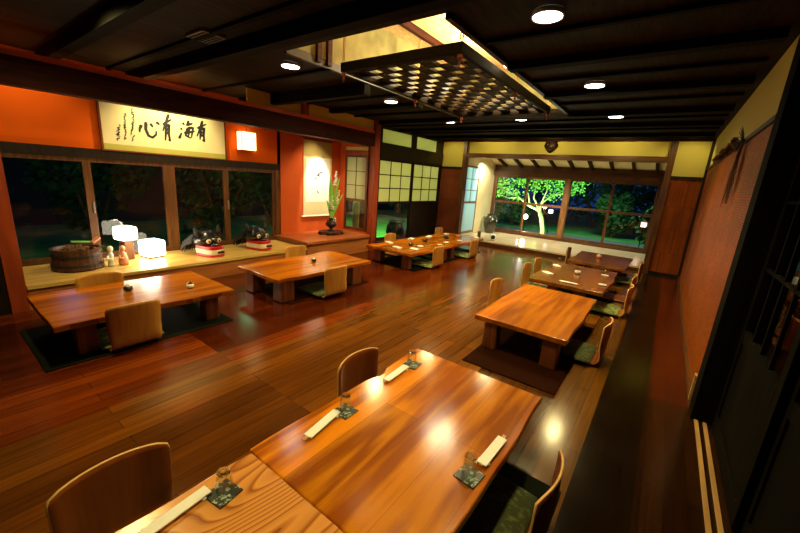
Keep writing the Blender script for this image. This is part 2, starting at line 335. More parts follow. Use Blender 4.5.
# well
struct('ceiling_well_left', MB().box(-3.46, -3.4, 2.44, 6.36, 2.93, 3.56), M['wellw'])
struct('ceiling_well_right', MB().box(-1.55, -1.49, 2.44, 6.36, 2.93, 3.56), M['wellw'])
struct('ceiling_well_near', MB().box(-3.4, -1.55, 2.44, 2.5, 2.93, 3.56), M['wellw'])
struct('ceiling_well_far', MB().box(-3.4, -1.55, 6.3, 6.36, 2.93, 3.56), M['wellw'])
struct('ceiling_well_roof', MB().box(-3.46, -1.49, 2.44, 6.36, 3.56, 3.6), M['reed'])
for i, y in enumerate((2.9, 3.05, 4.9)):
    k += 1; struct('trim_%d' % k, MB().box(-3.4, -3.36, y-.03, y+.03, 2.87, 3.56), M['darkh'])
k += 1; struct('trim_%d' % k, MB().box(-3.02, -2.96, 2.5, 6.3, 3.48, 3.56), M['darkh'])
k += 1; struct('trim_%d' % k, MB().box(-3.44, -3.395, 2.5, 6.3, 2.85, 2.93), M['dark'])
k += 1; struct('trim_%d' % k, MB().box(-1.555, -1.51, 2.5, 6.3, 2.83, 2.93), M['dark'])

# left wall with window opening y .4..4.5
w = MB(); w.box(-6.55, -6.45, -1.5, 6.3, 1.80, 2.87)
struct('wall_left', w, M['orange'])
struct('wall_left_lower', MB().box(-6.55, -6.45, -1.5, 4.5, -.1, .27), M['riser'])
struct('wall_left_near', MB().box(-6.55, -6.45, -1.5, .42, .27, 1.80), M['orange'])
struct('wall_alcove', MB().box(-6.56, -6.44, 4.5, 6.3, -.1, 2.87), M['pink'])
struct('wall_alcove_upper', MB().box(-6.46, -6.44, 4.5, 4.56, .3, 2.87), M['pink'])
struct('wall_near_left', MB().box(-5.62, -5.42, -1.5, .46, 0, 2.87), M['dark'])
k += 1; struct('trim_%d' % k, MB().box(-6.47, -6.41, .4, 4.52, 1.68, 1.80), M['dark'])   # window head
k += 1; struct('trim_%d' % k, MB().box(-6.47, -6.41, 4.42, 4.52, .28, 1.68), M['brown'])
k += 1; struct('trim_%d' % k, MB().box(-6.55, -6.41, .4, 4.5, .27, .31), M['brownh'])
def sash(n, y0, y1, st0, st1, mat, handle=None, z0=.31, z1=1.68, x=-6.45):
    r = sroot('window_%d' % n, (x, y0, z0)); w_ = y1-y0; h = z1-z0
    f = MB().box(-.02, .02, 0, st0, 0, h).box(-.02, .02, w_-st1, w_, 0, h).box(-.02, .02, st0, w_-st1, 0, .05).box(-.02, .02, st0, w_-st1, h-.06, h)
    f.build('sash_frame', mat, r); MB().box(-.004, .004, st0, w_-st1, .05, h-.06).build('glass_pane', M['glassl'], r)
    if handle is not None: MB().box(.02, .035, handle-.012, handle+.012, .62, .78).build('handle', M['steel'], r, .004)
    return r
sash(1, .42, 1.49, .05, .045, M['brown'])
sash(2, 1.49, 2.50, .045, .085, M['brown'], .022)
sash(3, 2.50, 3.42, .085, .045, M['brown'])
sash(4, 3.42, 4.42, .045, .06, M['brown'], .022)
# window sill platform
struct('floor_window_platform', MB().box(-6.42, -5.40, .605, 4.40, .24, .28), M['sill'])
struct('floor_window_riser', MB().box(-5.46, -5.42, .605, 4.40, 0, .24), M['riser'])
# alcove platform
struct('floor_alcove_platform', MB().box(-6.44, -5.38, 4.40, 6.20, .33, .38), M['toko'], None, .004)
struct('floor_alcove_riser', MB().box(-6.44, -5.42, 4.42, 6.20, 0, .33), M['riser'])
# posts and beam
struct('trim_post_near', MB().box(-5.56, -5.40, .46, .60, 0, 2.33), M['red'], None, .004)
struct('trim_post_far', MB().box(-5.54, -5.38, 6.24, 6.40, 0, 2.87), M['red'], None, .004)
struct('trim_beam', MB().box(-5.58, -5.40, -1.5, 6.24, 2.33, 2.60), M['darkh'], None, .003)
struct('trim_beam_rail', MB().box(-5.56, -5.42, -1.5, 6.24, 2.60, 2.66), M['redh'])
struct('trim_upper_post', MB().box(-5.54, -5.40, 4.30, 4.43, 2.66, 2.87), M['red'])
struct('wall_cream_strip_short', MB().box(-5.50, -5.46, 3.3, 4.30, 2.66, 2.87), M['cream'])
struct('wall_cream_strip_long', MB().box(-5.50, -5.46, 4.43, 6.24, 2.66, 2.87), M['cream'])
# alcove side wall with little shoji window (y = 6.2)
s_ = MB(); s_.box(-6.44, -6.25, 6.2, 6.26, .38, 2.87); s_.box(-6.25, -5.54, 6.2, 6.26, 2.32, 2.87); s_.box(-6.25, -5.54, 6.2, 6.26, .38, .42)
struct('wall_alcove_side', s_, M['pink'])
struct('wall_alcove_side_cream', MB().box(-6.22, -5.56, 6.19, 6.25, 2.24, 2.315), M['cream'])
def shoji(name, origin, axis, w_, z0, zbar, z1, cols, rows, lower, fm, st=.04, mt=.014, paper='shoji'):
    """frame in local (a, z); axis 'x' or 'y'"""
    r = sroot(name, origin)
    def bx(mb, a0, a1, b0, b1, t=.018):
        if axis == 'x': mb.box(a0, a1, -t, t, b0, b1)
        else: mb.box(-t, t, a0, a1, b0, b1)
        return mb
    f = MB(); bx(f, 0, st, z0, z1); bx(f, w_-st, w_, z0, z1); bx(f, st, w_-st, z0, z0+.07); bx(f, st, w_-st, z1-.05, z1); bx(f, st, w_-st, zbar-.03, zbar+.03)
    f.build('sash_frame', fm, r)
    g = MB(); iw = w_-2*st
    for i in range(1, cols): bx(g, st+iw*i/cols-mt/2, st+iw*i/cols+mt/2, zbar+.03, z1-.05, .012)
    for j in range(1, rows): zz = zbar+.03+(z1-.08-zbar)*j/rows; bx(g, st, w_-st, zz-mt/2, zz+mt/2, .012)
    g.build('lattice_bars', fm, r)
    p = MB(); bx(p, st, w_-st, zbar+.03, z1-.05, .002); p.build('paper_pane', M[paper], r)
    p = MB(); bx(p, st, w_-st, z0+.07, zbar-.03, .003 if lower == 'glass' else .008)
    p.build('lower_panel' if lower == 'dark' else 'glass_pane', M[lower], r)
    return r
shoji('window_5', (-6.25, 6.215, 0), 'x', .70, .42, 1.13, 2.14, 2, 3, 'glass', M['brown'], .05)
struct('trim_alcove_window_head', MB().box(-6.25, -5.54, 6.18, 6.25, 2.14, 2.24), M['red'])
# entrance wall x=-5.75
e = MB(); e.box(-5.80, -5.72, 6.4, 6.80, 0, 2.87)
struct('wall_entrance', e, M['dark'])
struct('wall_entrance_side', MB().box(-5.80, -5.54, 6.26, 6.40, 0, 2.87), M['dark'])
shoji('door_1', (-5.75, 6.80, 0), 'y', 1.42, .02, 1.07, 2.13, 3, 3, 'glass', M['dark'], .05, .022)
shoji('door_2', (-5.73, 8.22, 0), 'y', 1.40, .02, 1.07, 2.13, 3, 3, 'dark', M['dark'], .05, .022)
struct('wall_entrance_lintel', MB().box(-5.80, -5.68, 6.80, 9.70, 2.13, 2.49), M['dark'])
struct('wall_entrance_top', MB().box(-5.80, -5.70, 6.80, 9.70, 2.80, 2.87), M['dark'])
for i, (a, b) in enumerate(((6.8, 6.86), (8.1, 8.30), (9.36, 9.70))): struct('trim_transom_%d' % (i+1), MB().box(-5.80, -5.70, a, b, 2.49, 2.80), M['dark'])
struct('window_6', MB().box(-5.756, -5.744, 6.86, 8.1, 2.49, 2.80), M['shoji']); struct('window_7', MB().box(-5.756, -5.744, 8.3, 9.36, 2.49, 2.80), M['shoji'])
struct('trim_door_sill', MB().box(-5.82, -5.68, 6.8, 9.7, 0, .02), M['brown'])
struct('trim_door_jamb', MB().box(-5.80, -5.70, 9.62, 9.70, 0, 2.13), M['dark'])
# back wall y=9.7
struct('wall_back_left', MB().box(-5.80, -4.99, 9.70, 9.80, 0, 2.08), M['redpanel'])
struct('wall_back_left_cream', MB().box(-5.80, -4.99, 9.71, 9.80, 2.13, 2.84), M['cream'])
struct('trim_back_left_rail', MB().box(-5.80, -4.99, 9.67, 9.80, 2.07, 2.13), M['dark'])
struct('trim_back_corner', MB().box(-5.82, -5.74, 9.66, 9.80, 0, 2.87), M['dark'])
struct('trim_bay_post_left', MB().box(-5.0, -4.89, 9.64, 9.82, 0, 2.87), M['brown'], None, .004)
struct('trim_bay_post_right', MB().box(-.20, -.08, 9.64, 9.82, 0, 2.87), M['brown'], None, .004)
struct('wall_back_cream', MB().box(-4.89, -.20, 9.72, 9.80, 2.52, 2.84), M['cream'])
struct('trim_bay_header', MB().box(-4.89, -.20, 9.66, 9.82, 2.40, 2.52), M['brownh'])
struct('trim_back_top', MB().box(-5.74, .5, 9.64, 9.80, 2.83, 2.88), M['darkh'])
struct('wall_back_right', MB().box(-.08, .6, 9.70, 9.80, .06, 2.08), M['wickerd'])
struct('wall_back_right_cream', MB().box(-.08, .6, 9.71, 9.80, 2.13, 2.84), M['cream'])
struct('trim_back_right_rail', MB().box(-.08, .49, 9.67, 9.80, 2.07, 2.13), M['dark'])
struct('baseboard_back', MB().box(-.08, .49, 9.67, 9.70, 0, .06), M['dark'])
# right wall x=.49
struct('wall_right', MB().box(.49, .60, 3.66, 9.70, .05, 2.27), M['wicker'])
struct('wall_right_cream', MB().box(.50, .60, 3.66, 9.70, 2.31, 2.87), M['cream'])
struct('trim_right_rail', MB().box(.47, .60, 3.66, 9.70, 2.27, 2.31), M['dark'])
struct('baseboard_right', MB().box(.465, .60, 3.60, 9.70, 0, .05), M['brownh'])
struct('trim_right_corner', MB().box(.45, .60, 9.60, 9.72, 0, 2.87), M['dark'])
struct('trim_right_post', MB().box(.47, .72, 3.44, 3.66, 0, 2.87), M['doord'], None, .004)
struct('trim_right_rail_bright', MB().box(.455, .47, 3.66, 3.72, .05, .28), M['track'])
struct('trim_track_inner', MB().box(.495, .520, -1.5, 3.44, 0, .008), M['track'])
struct('trim_track_outer', MB().box(.548, .572, -1.5, 3.44, 0, .008), M['track'])
for i, (a, b, x) in enumerate(((2.33, 3.43, .62), (1.25, 2.36, .655), (.15, 1.28, .62), (-1.2, .18, .655))):
    r = sroot('door_%d' % (i+3), (x, a, .01)); w_ = b-a
    f = MB().box(-.018, .018, 0, .08, 0, 2.25).box(-.018, .018, w_-.08, w_, 0, 2.25).box(-.018, .018, .08, w_-.08, 0, .12).box(-.018, .018, .08, w_-.08, .73, .82).box(-.018, .018, .08, w_-.08, 2.15, 2.25)
    f.build('door_frame', M['doord'], r, .003)
    MB().box(-.006, .006, .08, w_-.08, .12, .73).build('lower_panel', M['doord'], r)
    g = MB()
    for j in range(1, 4): g.box(-.012, .012, .08+(w_-.16)*j/4-.01, .08+(w_-.16)*j/4+.01, .82, 2.15)
    for j in range(1, 3): g.box(-.012, .012, .08, w_-.08, .82+1.33*j/3-.01, .82+1.33*j/3+.01)
    g.build('lattice_bars', M['doord'], r); MB().box(-.003, .003, .08, w_-.08, .82, 2.15).build('glass_pane', M['glassl'], r)
struct('wall_right_header', MB().box(.58, .70, -1.5, 3.44, 2.27, 2.87), M['doord'])
struct('wall_outer_right', MB().box(1.7, 1.75, -1.6, 4, -.1, 3), M['greyw'])
struct('floor_corridor', MB().box(.75, 1.75, -1.6, 4, -.1, -.01), M['greyw'])
struct('wall_corridor_end', MB().box(.60, 1.75, 3.66, 3.72, -.1, 3), M['greyw'])
struct('ceiling_corridor', MB().box(.70, 1.75, -1.6, 3.72, 2.95, 3.0), M['greyw'])
struct('wall_near', MB().box(-5.5, 1.7, -1.6, -1.5, -.1, 2.93), M['greyw'])
# bay
struct('floor_bay', MB().box(-4.89, -.2, 9.64, 12.1, .08, .12), M['bayfl'])
struct('trim_bay_step', MB().box(-4.89, -.2, 9.66, 9.72, 0, .08), M['brownh'])
struct('wall_bay_left_lower', MB().box(-5.03, -4.95, 9.8, 10.80, .08, .16), M['creamb'])
struct('wall_bay_left', MB().box(-5.03, -4.95, 10.80, 12.15, .08, 3.0), M['creamb'])
struct('wall_bay_left_upper', MB().box(-5.03, -4.95, 9.8, 10.80, 2.2, 3.0), M['creamb'])
shoji('window_8', (-4.96, 9.83, 0), 'y', .96, .16, 1.12, 2.2, 2, 3, 'frost', M['brownl'], .05, .018, 'frost')
struct('wall_bay_right', MB().box(-.2, -.12, 9.82, 12.15, .08, 3.0), M['redpanel'])
struct('trim_bay_head_beam', MB().box(-4.95, -.2, 11.93, 12.08, 2.02, 2.18), M['brownh'])
struct('wall_bay_back_upper', MB().box(-4.95, -.2, 12.0, 12.06, 2.18, 2.36), M['brownh'])
struct('trim_bay_sill_rail', MB().box(-4.95, -.2, 11.93, 12.07, .12, .20), M['brownh'])
rf = MB(); rf.poly([(-5.0, 12.5, 2.26), (-5.0, 9.82, 2.92), (-5.0, 9.82, 2.96), (-5.0, 12.5, 2.30)], (4.85, 0, 0))
struct('ceiling_bay', rf, M['creamb'])
for i in range(9):
    x = -4.62+i*.52
    struct('trim_rafter_%d' % (i+1), MB().poly([(x, 12.4, 2.195), (x, 9.82, 2.83), (x, 9.82, 2.91), (x, 12.4, 2.275)], (.07, 0, 0)), M['darkh'])
def bigwin(n, x0, x1, s0, s1):
    r = sroot('window_%d' % n, (x0, 12.0, .20)); w_ = x1-x0; h = 1.82
    f = MB().box(0, s0, -.03, .03, 0, h).box(w_-s1, w_, -.03, .03, 0, h).box(s0, w_-s1, -.03, .03, 0, .06).box(s0, w_-s1, -.03, .03, h-.06, h).box(s0, w_-s1, -.025, .025, .93, 1.0)
    f.build('sash_frame', M['brownl'] if n == 10 else M['brown'], r); MB().box(s0, w_-s1, -.004, .004, .06, h-.06).build('glass_pane', M['glass'], r)
bigwin(9, -4.93, -3.79, .12, .035); bigwin(10, -3.79, -2.5, .035, .16); bigwin(11, -2.5, -1.36, .04, .035); bigwin(12, -1.36, -.2, .035, .13)

# ================================================================== FURNITURE
def slab(w_, l_, z0, z1, seed, notch=None, amp=.012, nx=28):
    rnd = random.Random(seed); ph = [rnd.uniform(0, 6) for _ in range(8)]
    def off(t, k): return amp*(math.sin(t*5+ph[k])+.6*math.sin(t*11+ph[k+1]))
    out = []
    hw, hl = w_/2, l_/2
    for i in range(nx+1):
        t = i/nx; y = -hl+l_*t; o = off(y, 0)
        out.append((hw+o, y))
    for i in range(1, 5): out.append((hw-w_*i/5, hl+.3*off(i*.2, 4)))
    for i in range(nx+1):
        t = i/nx; y = hl-l_*t; o = off(y, 2)
        if notch and notch[0] < y < notch[1]: o -= notch[2]*math.sin(PI*(y-notch[0])/(notch[1]-notch[0]))
        out.append((-hw-o, y))
    for i in range(1, 5): out.append((-hw+w_*i/5, -hl+.3*off(i*.2, 6)))
    return MB().poly([(x, y, z0) for x, y in out], (0, 0, z1-z0))
def table(name, label, x0, x1, y0, y1, topm, legm, seed, legs, th=.055, h=.35, notch=None, lw=.075, amp=.012, group=None):
    cx, cy = (x0+x1)/2, (y0+y1)/2
    t = thing(name, label, 'table', (cx, cy, 0), 0, group)
    slab(x1-x0, y1-y0, h-th, h, seed, notch, amp).build('tabletop', topm, t, .008)
    for lx, ly in legs:
        MB().taper(lx-cx, ly-cy, .012, h-th, lw, lw, lw*.95, lw*.95).build('leg', legm, t, .01)
    return t
def rug(label, x0, x1, y0, y1, mat='mat'):
    o = MB().box((x0-x1)/2, (x1-x0)/2, (y0-y1)/2, (y1-y0)/2, .0, .011).build('floor_mat', M[mat], None, .003, loc=((x0+x1)/2, (y0+y1)/2, .001)); tag(o, label, 'mat'); return o  # flat sheet; the black-green ones stand in for dark pits
rug('black-green floor mat standing in for the shaded pit under the table before the window platform', -4.80, -3.71, .43, 1.98)
rug('black-green floor mat standing in for the shaded pit under the near table with the three place settings', -1.33, -.17, .95, 1.98)
rug('black-green floor mat standing in for the shaded pit under the bold-grained table at the bottom edge', -1.33, -.36, -.75, .90)
rug('dark brown floor mat under the bare orange table right of centre', -1.33, -.46, 3.0, 4.95, 'mat2')
rug('dark floor mat under the table with the alcove behind it', -4.64, -3.70, 2.75, 4.3, 'mat2')
rug('black-green floor mat standing in for the shaded pit under the dark set table by the right wall', -1.40, -.42, 5.55, 7.1)
rug('black-green floor mat standing in for the shaded pit under the dark table nearest the bay window', -1.34, -.42, 7.7, 9.1)
rug('black-green floor mat standing in for the shaded pits under the two crowded tables near the entrance doors', -4.70, -3.62, 5.5, 8.5)

table('low_table', 'polished orange-brown low table with three glasses and black coasters, in the foreground', -1.42, -.42, .81, 2.31, M['t_near'], M['t_leg'], 1, [(-1.25, 1.0), (-.62, 1.0), (-1.25, 2.1), (-.62, 2.1)], .05, notch=(.14, .32, .035), amp=.005)
table('low_table', 'pale low table with bold swirling grain at the bottom edge of the photo', -1.40, -.42, -.70, .805, M['t_ash'], M['t_leg'], 2, [(-1.12, -.5), (-.6, -.5), (-1.12, .68), (-.6, .68)], .05)
table('low_table', 'bare orange-wood low table with four thick square legs, right of centre', -1.43, -.50, 3.40, 5.10, M['t_orange'], M['t_leg'], 3, [(-1.24, 3.42+.07), (-.64, 3.42+.07), (-1.24, 4.9), (-.64, 4.9)], .055, amp=.005)
table('low_table', 'dark low table set with plates and glasses, behind the bare orange table', -1.52, -.47, 5.50, 7.20, M['t_dark'], M['t_leg'], 4, [(-1.16, 5.62), (-.78, 5.62), (-1.16, 7.08), (-.78, 7.08)], .06)
table('low_table', 'dark bluish-shining low table nearest the bay window platform', -1.40, -.40, 7.66, 9.15, M['t_dark'], M['t_leg'], 5, [(-1.2, 7.85), (-.6, 7.85), (-1.2, 8.95), (-.6, 8.95)], .06)
table('low_table', 'orange low table at far left with two tiny pots, before the glowing cube lamps', -4.79, -3.76, .52, 2.03, M['t_orange'], M['t_leg'], 6, [(-4.6, .80), (-3.92, .74), (-4.6, 1.83), (-3.93, 1.83)], .055)
table('low_table', 'live-edge orange low table on thick rough legs, before the alcove platform', -4.69, -3.72, 2.60, 4.36, M['t_orange'], M['t_leg'], 7, [(-4.48, 2.74), (-3.88, 2.78), (-4.48, 4.1), (-3.84, 4.05)], .055, lw=.10, amp=.028)
table('low_table', 'nearer of the two crowded low tables by the entrance doors', -4.74, -3.60, 5.36, 6.96, M['t_orange'], M['t_leg'], 8, [(-4.58, 5.62), (-3.83, 5.52), (-4.55, 6.8), (-3.76, 6.78)], .055)
table('low_table', 'farther of the two crowded low tables by the entrance doors', -4.72, -3.61, 6.98, 8.58, M['t_orange'], M['t_leg'], 9, [(-4.55, 7.15), (-3.76, 7.13), (-4.40, 8.2), (-3.78, 8.4)], .055)

# zaisu legless chair: sitter faces +X, backrest at x~0
def make_zaisu(mat, label, W=.42, H=.445):
    t = thing('legless_chair', label, 'chair')
    def surf(nu, prof, wfun, rnd_top=False, dish=.045):
        bm = bmesh.new(); rows = []
        for j, (x, z, n) in enumerate(prof):
            row = []
            for i in range(nu+1):
                u = -1+2*i/nu; wv = wfun(j/(len(prof)-1)); hx = x; hz = z
                k = j/(len(prof)-1)
                if rnd_top:
                    hx = x + dish*(u*u)*min(1, k*2.2)
                    hz = z - (.012*u*u + .012*abs(u)**9)*max(0, (k-.6)/.4)
                row.append(bm.verts.new((hx, u*wv/2, hz)))
            rows.append(row)
        for a, b in zip(rows, rows[1:]):
            for i in range(nu): bm.faces.new((a[i], a[i+1], b[i+1], b[i]))
        return bm
    def fin(bm, name, th):
        me = bpy.data.meshes.new(name); bmesh.ops.recalc_face_normals(bm, faces=bm.faces); bm.to_mesh(me); bm.free()
        for p in me.polygons: p.use_smooth = True
        me.materials.append(mat); me.materials.append(M['edge'])
        o = bpy.data.objects.new(name, me); COL.objects.link(o); o.parent = t
        s = o.modifiers.new('solid', 'SOLIDIFY'); s.thickness = th; s.offset = 0; s.material_offset_rim = 1; s.use_even_offset = True
        return o
    prof = []
    for j in range(15):
        k = j/14
        z = .020+(H-.020)*k
        x = .05*(1-min(1, k/.18))**2 - .018*math.sin(min(1, k/.5)*PI)*0 - .05*k + .03*k*k
        prof.append((x, z, 0))
    fin(surf(12, prof, lambda k: W*(.93+.07*math.sin(PI*min(1, k*1.1)/2)) if k < .93 else W*(1-.04*((k-.93)/.07)**2), True), 'backrest', .011)
    sp_ = [(.05+.36*j/8, .020-.003*math.sin(PI*j/8), 0) for j in range(9)]
    fin(surf(8, sp_, lambda k: W*.93 if k < .9 else W*(.93-.3*((k-.9)/.1)**2)), 'seat', .011)
    return t
def make_cushion(mat, label, s=.52):
    bm = bmesh.new(); n = 18; top = []; bot = []
    for i in range(n+1):
        rt, rb = [], []
        for j in range(n+1):
            u = -1+2*i/n; v = -1+2*j/n
            q = 1-.05*(abs(v)**3); r = 1-.05*(abs(u)**3)
            hgt = .030*((1-abs(u)**3.5)*(1-abs(v)**3.5))**.5 + .003*math.sin(7*u+3)*math.sin(6*v)*(1-u*u)*(1-v*v)
            rt.append(bm.verts.new((u*s/2*q, v*s/2*r, .018+hgt)))
            rb.append(bm.verts.new((u*s/2*q, v*s/2*r, .016-min(hgt*.5, .014))))
        top.append(rt); bot.append(rb)
    for i in range(n):
        for j in range(n):
            bm.faces.new((top[i][j], top[i+1][j], top[i+1][j+1], top[i][j+1])); bm.faces.new((bot[i][j], bot[i][j+1], bot[i+1][j+1], bot[i+1][j]))
    for i in range(n):
        bm.faces.new((top[i][0], bot[i][0], bot[i+1][0], top[i+1][0])); bm.faces.new((top[i][n], top[i+1][n], bot[i+1][n], bot[i][n]))
        bm.faces.new((top[0][i], top[0][i+1], bot[0][i+1], bot[0][i])); bm.faces.new((top[n][i], bot[n][i], bot[n][i+1], top[n][i+1]))
    me = bpy.data.meshes.new('floor_cushion'); bmesh.ops.recalc_face_normals(bm, faces=bm.faces); bm.to_mesh(me); bm.free(); me.materials.append(mat)
    for p in me.polygons: p.use_smooth = True
    o = bpy.data.objects.new('floor_cushion', me); COL.objects.link(o); tag(o, label, 'cushion', 'cushions on the legless chairs'); return o
ZP = None; ZD = None; CP = None; CG = None
G = 'legless chairs at the low tables'
chairs = [ # x, y, rz, dark?, label, cushion kind(label) or None, cushion forward
 (-3.66, 1.05, PI, 0, 'blond plywood legless chair seen from behind, at the far-left table', ('p', 'green and white cushion on the legless chair nearest the left edge')),
 (-4.88, 1.11, 0, 0, 'blond chair back peeking over the far-left table, against the window platform', None),
 (-3.50, 3.38, PI, 0, 'blond legless chair seen from behind, at the live-edge table before the alcove', ('g', 'green striped cushion on the chair at the live-edge table')),
 (-4.98, 3.80, 0, 0, 'blond chair back behind the live-edge table, against the platform below the lion heads', None),
 (-3.43, 6.06, PI, 0, 'wavy-lit legless chair at the nearer crowded table, on its aisle side', ('p', 'pale green cushion on the aisle chair of the nearer crowded table')),
 (-3.38, 7.58, PI, 0, 'legless chair at the farther crowded table, on its aisle side', ('p', 'pale green cushion on the aisle chair of the farther crowded table')),
 (-4.98, 6.42, 0, 0, 'pale chair back before the glass entrance door, behind the nearer crowded table', None),
 (-4.95, 8.55, 0, 0, 'pale chair back before the red-brown wall panel, behind the farther crowded table', None),
 (-1.68, 4.56, 0, 0, 'legless chair at the left side of the bare orange table', None),
 (-.24, 4.00, PI, 1, 'dark legless chair at the right side of the bare orange table', ('g', 'green cushion on the chair right of the bare orange table')),
 (-1.72, 6.02, 0, 0, 'nearer of the two chairs left of the dark set table', ('p', 'pale cushion under the edge of the dark set table, left side')),
 (-1.72, 6.64, 0, 0, 'farther of the two chairs left of the dark set table', None),
 (-.19, 5.86, PI, 0, 'nearer of the two chairs right of the dark set table, against the woven wall', ('p', 'pale green cushion on the chair right of the dark set table')),
 (-.20, 6.72, PI, 1, 'farther of the two chairs right of the dark set table, darker than the nearer', None),
 (-1.60, 8.6, 0, 1, 'small chair back at the left of the dark table by the bay window', None),
 (-.18, 8.15, PI, 1, 'dark legless chair right of the table nearest the bay window', ('p', 'pale cushion on the chair in the far right corner')),
 (-1.58, 1.745, 0, 1, 'red-brown legless chair at the left side of the foreground table', ('g', 'green cushion on the chair left of the foreground table')),
 (-1.67, .335, 0, 1, 'largest chair back in the photo, red-brown, at the lower left corner', ('g', 'green cushion on the chair in the lower left corner')),
 (-.17, 1.55, PI, 1, 'red-brown legless chair seen edge-on at the right of the foreground table', ('g', 'green cushion on the edge-on chair right of the foreground table')),
]
for x, y, rz, dk, lab, cu in chairs:
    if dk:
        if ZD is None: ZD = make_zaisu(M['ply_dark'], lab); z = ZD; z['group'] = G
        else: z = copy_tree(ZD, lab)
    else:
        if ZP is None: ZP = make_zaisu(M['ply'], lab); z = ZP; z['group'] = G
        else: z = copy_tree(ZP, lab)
    z.location = (x, y, .012); z.rotation_euler = (0, 0, rz)
    if cu:
        d = 1 if rz == 0 else -1
        if cu[0] == 'p':
            if CP is None: CP = make_cushion(M['cushp'], cu[1]); q = CP
            else: q = copy_tree(CP, cu[1])
        else:
            if CG is None: CG = make_cushion(M['cush'], cu[1]); q = CG
            else: q = copy_tree(CG, cu[1])
        q.location = (x+d*.335, y, .036); q.rotation_euler = (0, 0, rz)

# ------------------------------------------------------------------ tableware
TZ = .3505
def coaster(x, y, label, rz=0):
    o = MB().box(-.055, .055, -.055, .055, 0, .008).build('coaster', M['speck'], None, .002, loc=(x, y, TZ), rot=(0, 0, rz)); tag(o, label, 'coaster', 'flecked black coasters'); return o
def tumbler(x, y, z, label, s=1):
    pr = [(.034, 0), (.036, .006), (.032, .06), (.027, .082), (.029, .090), (.024, .098), (.010, .098)]
    t = thing('upturned_glass', label, 'glass', (x, y, z), 0, 'upturned glasses')
    n = 10
    MB().lathe([(r*s, zz*s) for r, zz in pr] + [(.018*s, .084*s), (.024*s, .076*s), (.028*s, .055*s), (.031*s, .006*s), (.031*s, 0.0)], n=n, cap=False).build('bowl', M['tumb'], t, smooth=False)
    MB().lathe([(.018*s, .086*s), (.0275*s, .088*s), (.027*s, .096*s), (.015*s, .099*s)], n=n).build('thick_base', M['crys'], t)
    return t
def sleeve(x, y, rz, label, ln=.27, z=TZ):
    t = thing('chopstick_set', label, 'chopsticks', (x, y, z), rz, 'chopsticks in white paper sleeves')
    MB().box(-.026, .026, -ln/2+.01, ln/2-.01, .0121, .019).build('paper_sleeve', M['white'], t, .0015)
    MB().box(-.008, -.002, -ln/2-.02, ln/2, .0125, .0165).build('chopstick', M['edge'], t); MB().box(.002, .008, -ln/2-.02, ln/2, .0125, .0165).build('chopstick', M['edge'], t)
    MB().box(-.032, .032, ln/2-.05, ln/2-.034, 0, .012).build('chopstick_rest', M['porc'], t, .003)
    return t
near = [(-1.28, 1.33, 'at the nearer left place of the foreground table', 0), (-1.305, 2.05, 'at the far left corner of the foreground table', .1), (-.505, 1.38, 'at the right side of the foreground table', -.1), (-1.27, .60, 'on the bold-grained table at the bottom edge', .15)]
sl = [(-1.285, 1.165, .16), (-1.305, 1.86, .05), (-.48, 1.60, PI-.05), (-1.315, .44, .10)]
for (x, y, w_, rz), (sx, sy, sr) in zip(near, sl):
    coaster(x, y, 'black flecked coaster ' + w_, rz); tumbler(x-.008, y+.01, TZ+.0085, 'upturned glass on a black coaster ' + w_); sleeve(sx, sy, sr, 'white paper chopstick sleeve ' + w_)
def pot(x, y, label, m='porc', s=1, z=TZ):
    t = thing('small_pot', label, 'pot', (x, y, z), 0, 'small pots on the low tables')
    MB().lathe([(.018*s, 0), (.032*s, .008*s), (.036*s, .026*s), (.028*s, .044*s)], n=16).build('pot_body', M[m], t, smooth=True)
    MB().lathe([(.026*s, .0445*s), (.024*s, .052*s), (.006*s, .056*s), (.008*s, .064*s), (.002*s, .068*s)], n=14).build('lid', M['black'] if m == 'porc' else M['porc'], t, smooth=True)
pot(-4.38, 1.22, 'small dark pot near the middle of the far-left table', 'black', 1.2); pot(-4.09, 1.71, 'small pale pot near the right end of the far-left table', 'porc', 1.1)
pot(-4.22, 3.57, 'small dark pot on the live-edge table before the alcove', 'black', 1.1); pot(-.995, 6.46, 'small pale pot in the middle of the dark set table', 'porc', 1.4)
pot(-.96, 8.48, 'small orange-brown pot on the dark table nearest the bay window', 'clay', 1.4)
def plate(x, y, label, r=.07, m='porc'):
    o = MB().lathe([(r*.55, 0), (r*.9, .008), (r, .016), (r*.96, .018), (r*.85, .011), (r*.5, .006)], n=20).build('small_plate', M[m], None, smooth=True, loc=(x, y, TZ)); tag(o, label, 'plate', 'small plates on the low tables')
def bowl(x, y, label, m='black', r=.06):
    o = MB().lathe([(r*.45, 0), (r*.5, .01), (r*.9, .035), (r, .06), (r*.94, .06), (r*.8, .035), (r*.3, .014)], n=20).build('bowl', M[m], None, smooth=True, loc=(x, y, TZ)); tag(o, label, 'bowl', 'bowls on the low tables')
def towel(x, y, label, rz=0, a=.06, b=.11):
    o = MB().box(-a, a, -b, b, 0, .022).build('folded_towel', M['white'], None, .009, loc=(x, y, TZ), rot=(0, 0, rz), seg=3); tag(o, label, 'towel', 'folded white towels')
sleeve(-.972, 5.66, PI/2, 'white paper chopstick sleeve on the near edge of the dark set table', .26)
towel(-1.37, 6.04, 'folded white towel on the left side of the dark set table, nearer one', .9, .05, .09); towel(-1.40, 6.77, 'folded white towel on the left side of the dark set table, farther one', .6, .05, .08)
tumbler(-1.455, 6.57, TZ, 'upturned glass left on the dark set table, between the two towels'); tumbler(-1.43, 7.06, TZ, 'upturned glass at the far left corner of the dark set table', 1.1)
plate(-.62, 6.70, 'white plate under a glass, right side of the dark set table, farther one', .06); plate(-.56, 5.97, 'white plate under a glass, right side of the dark set table, nearer one', .06)
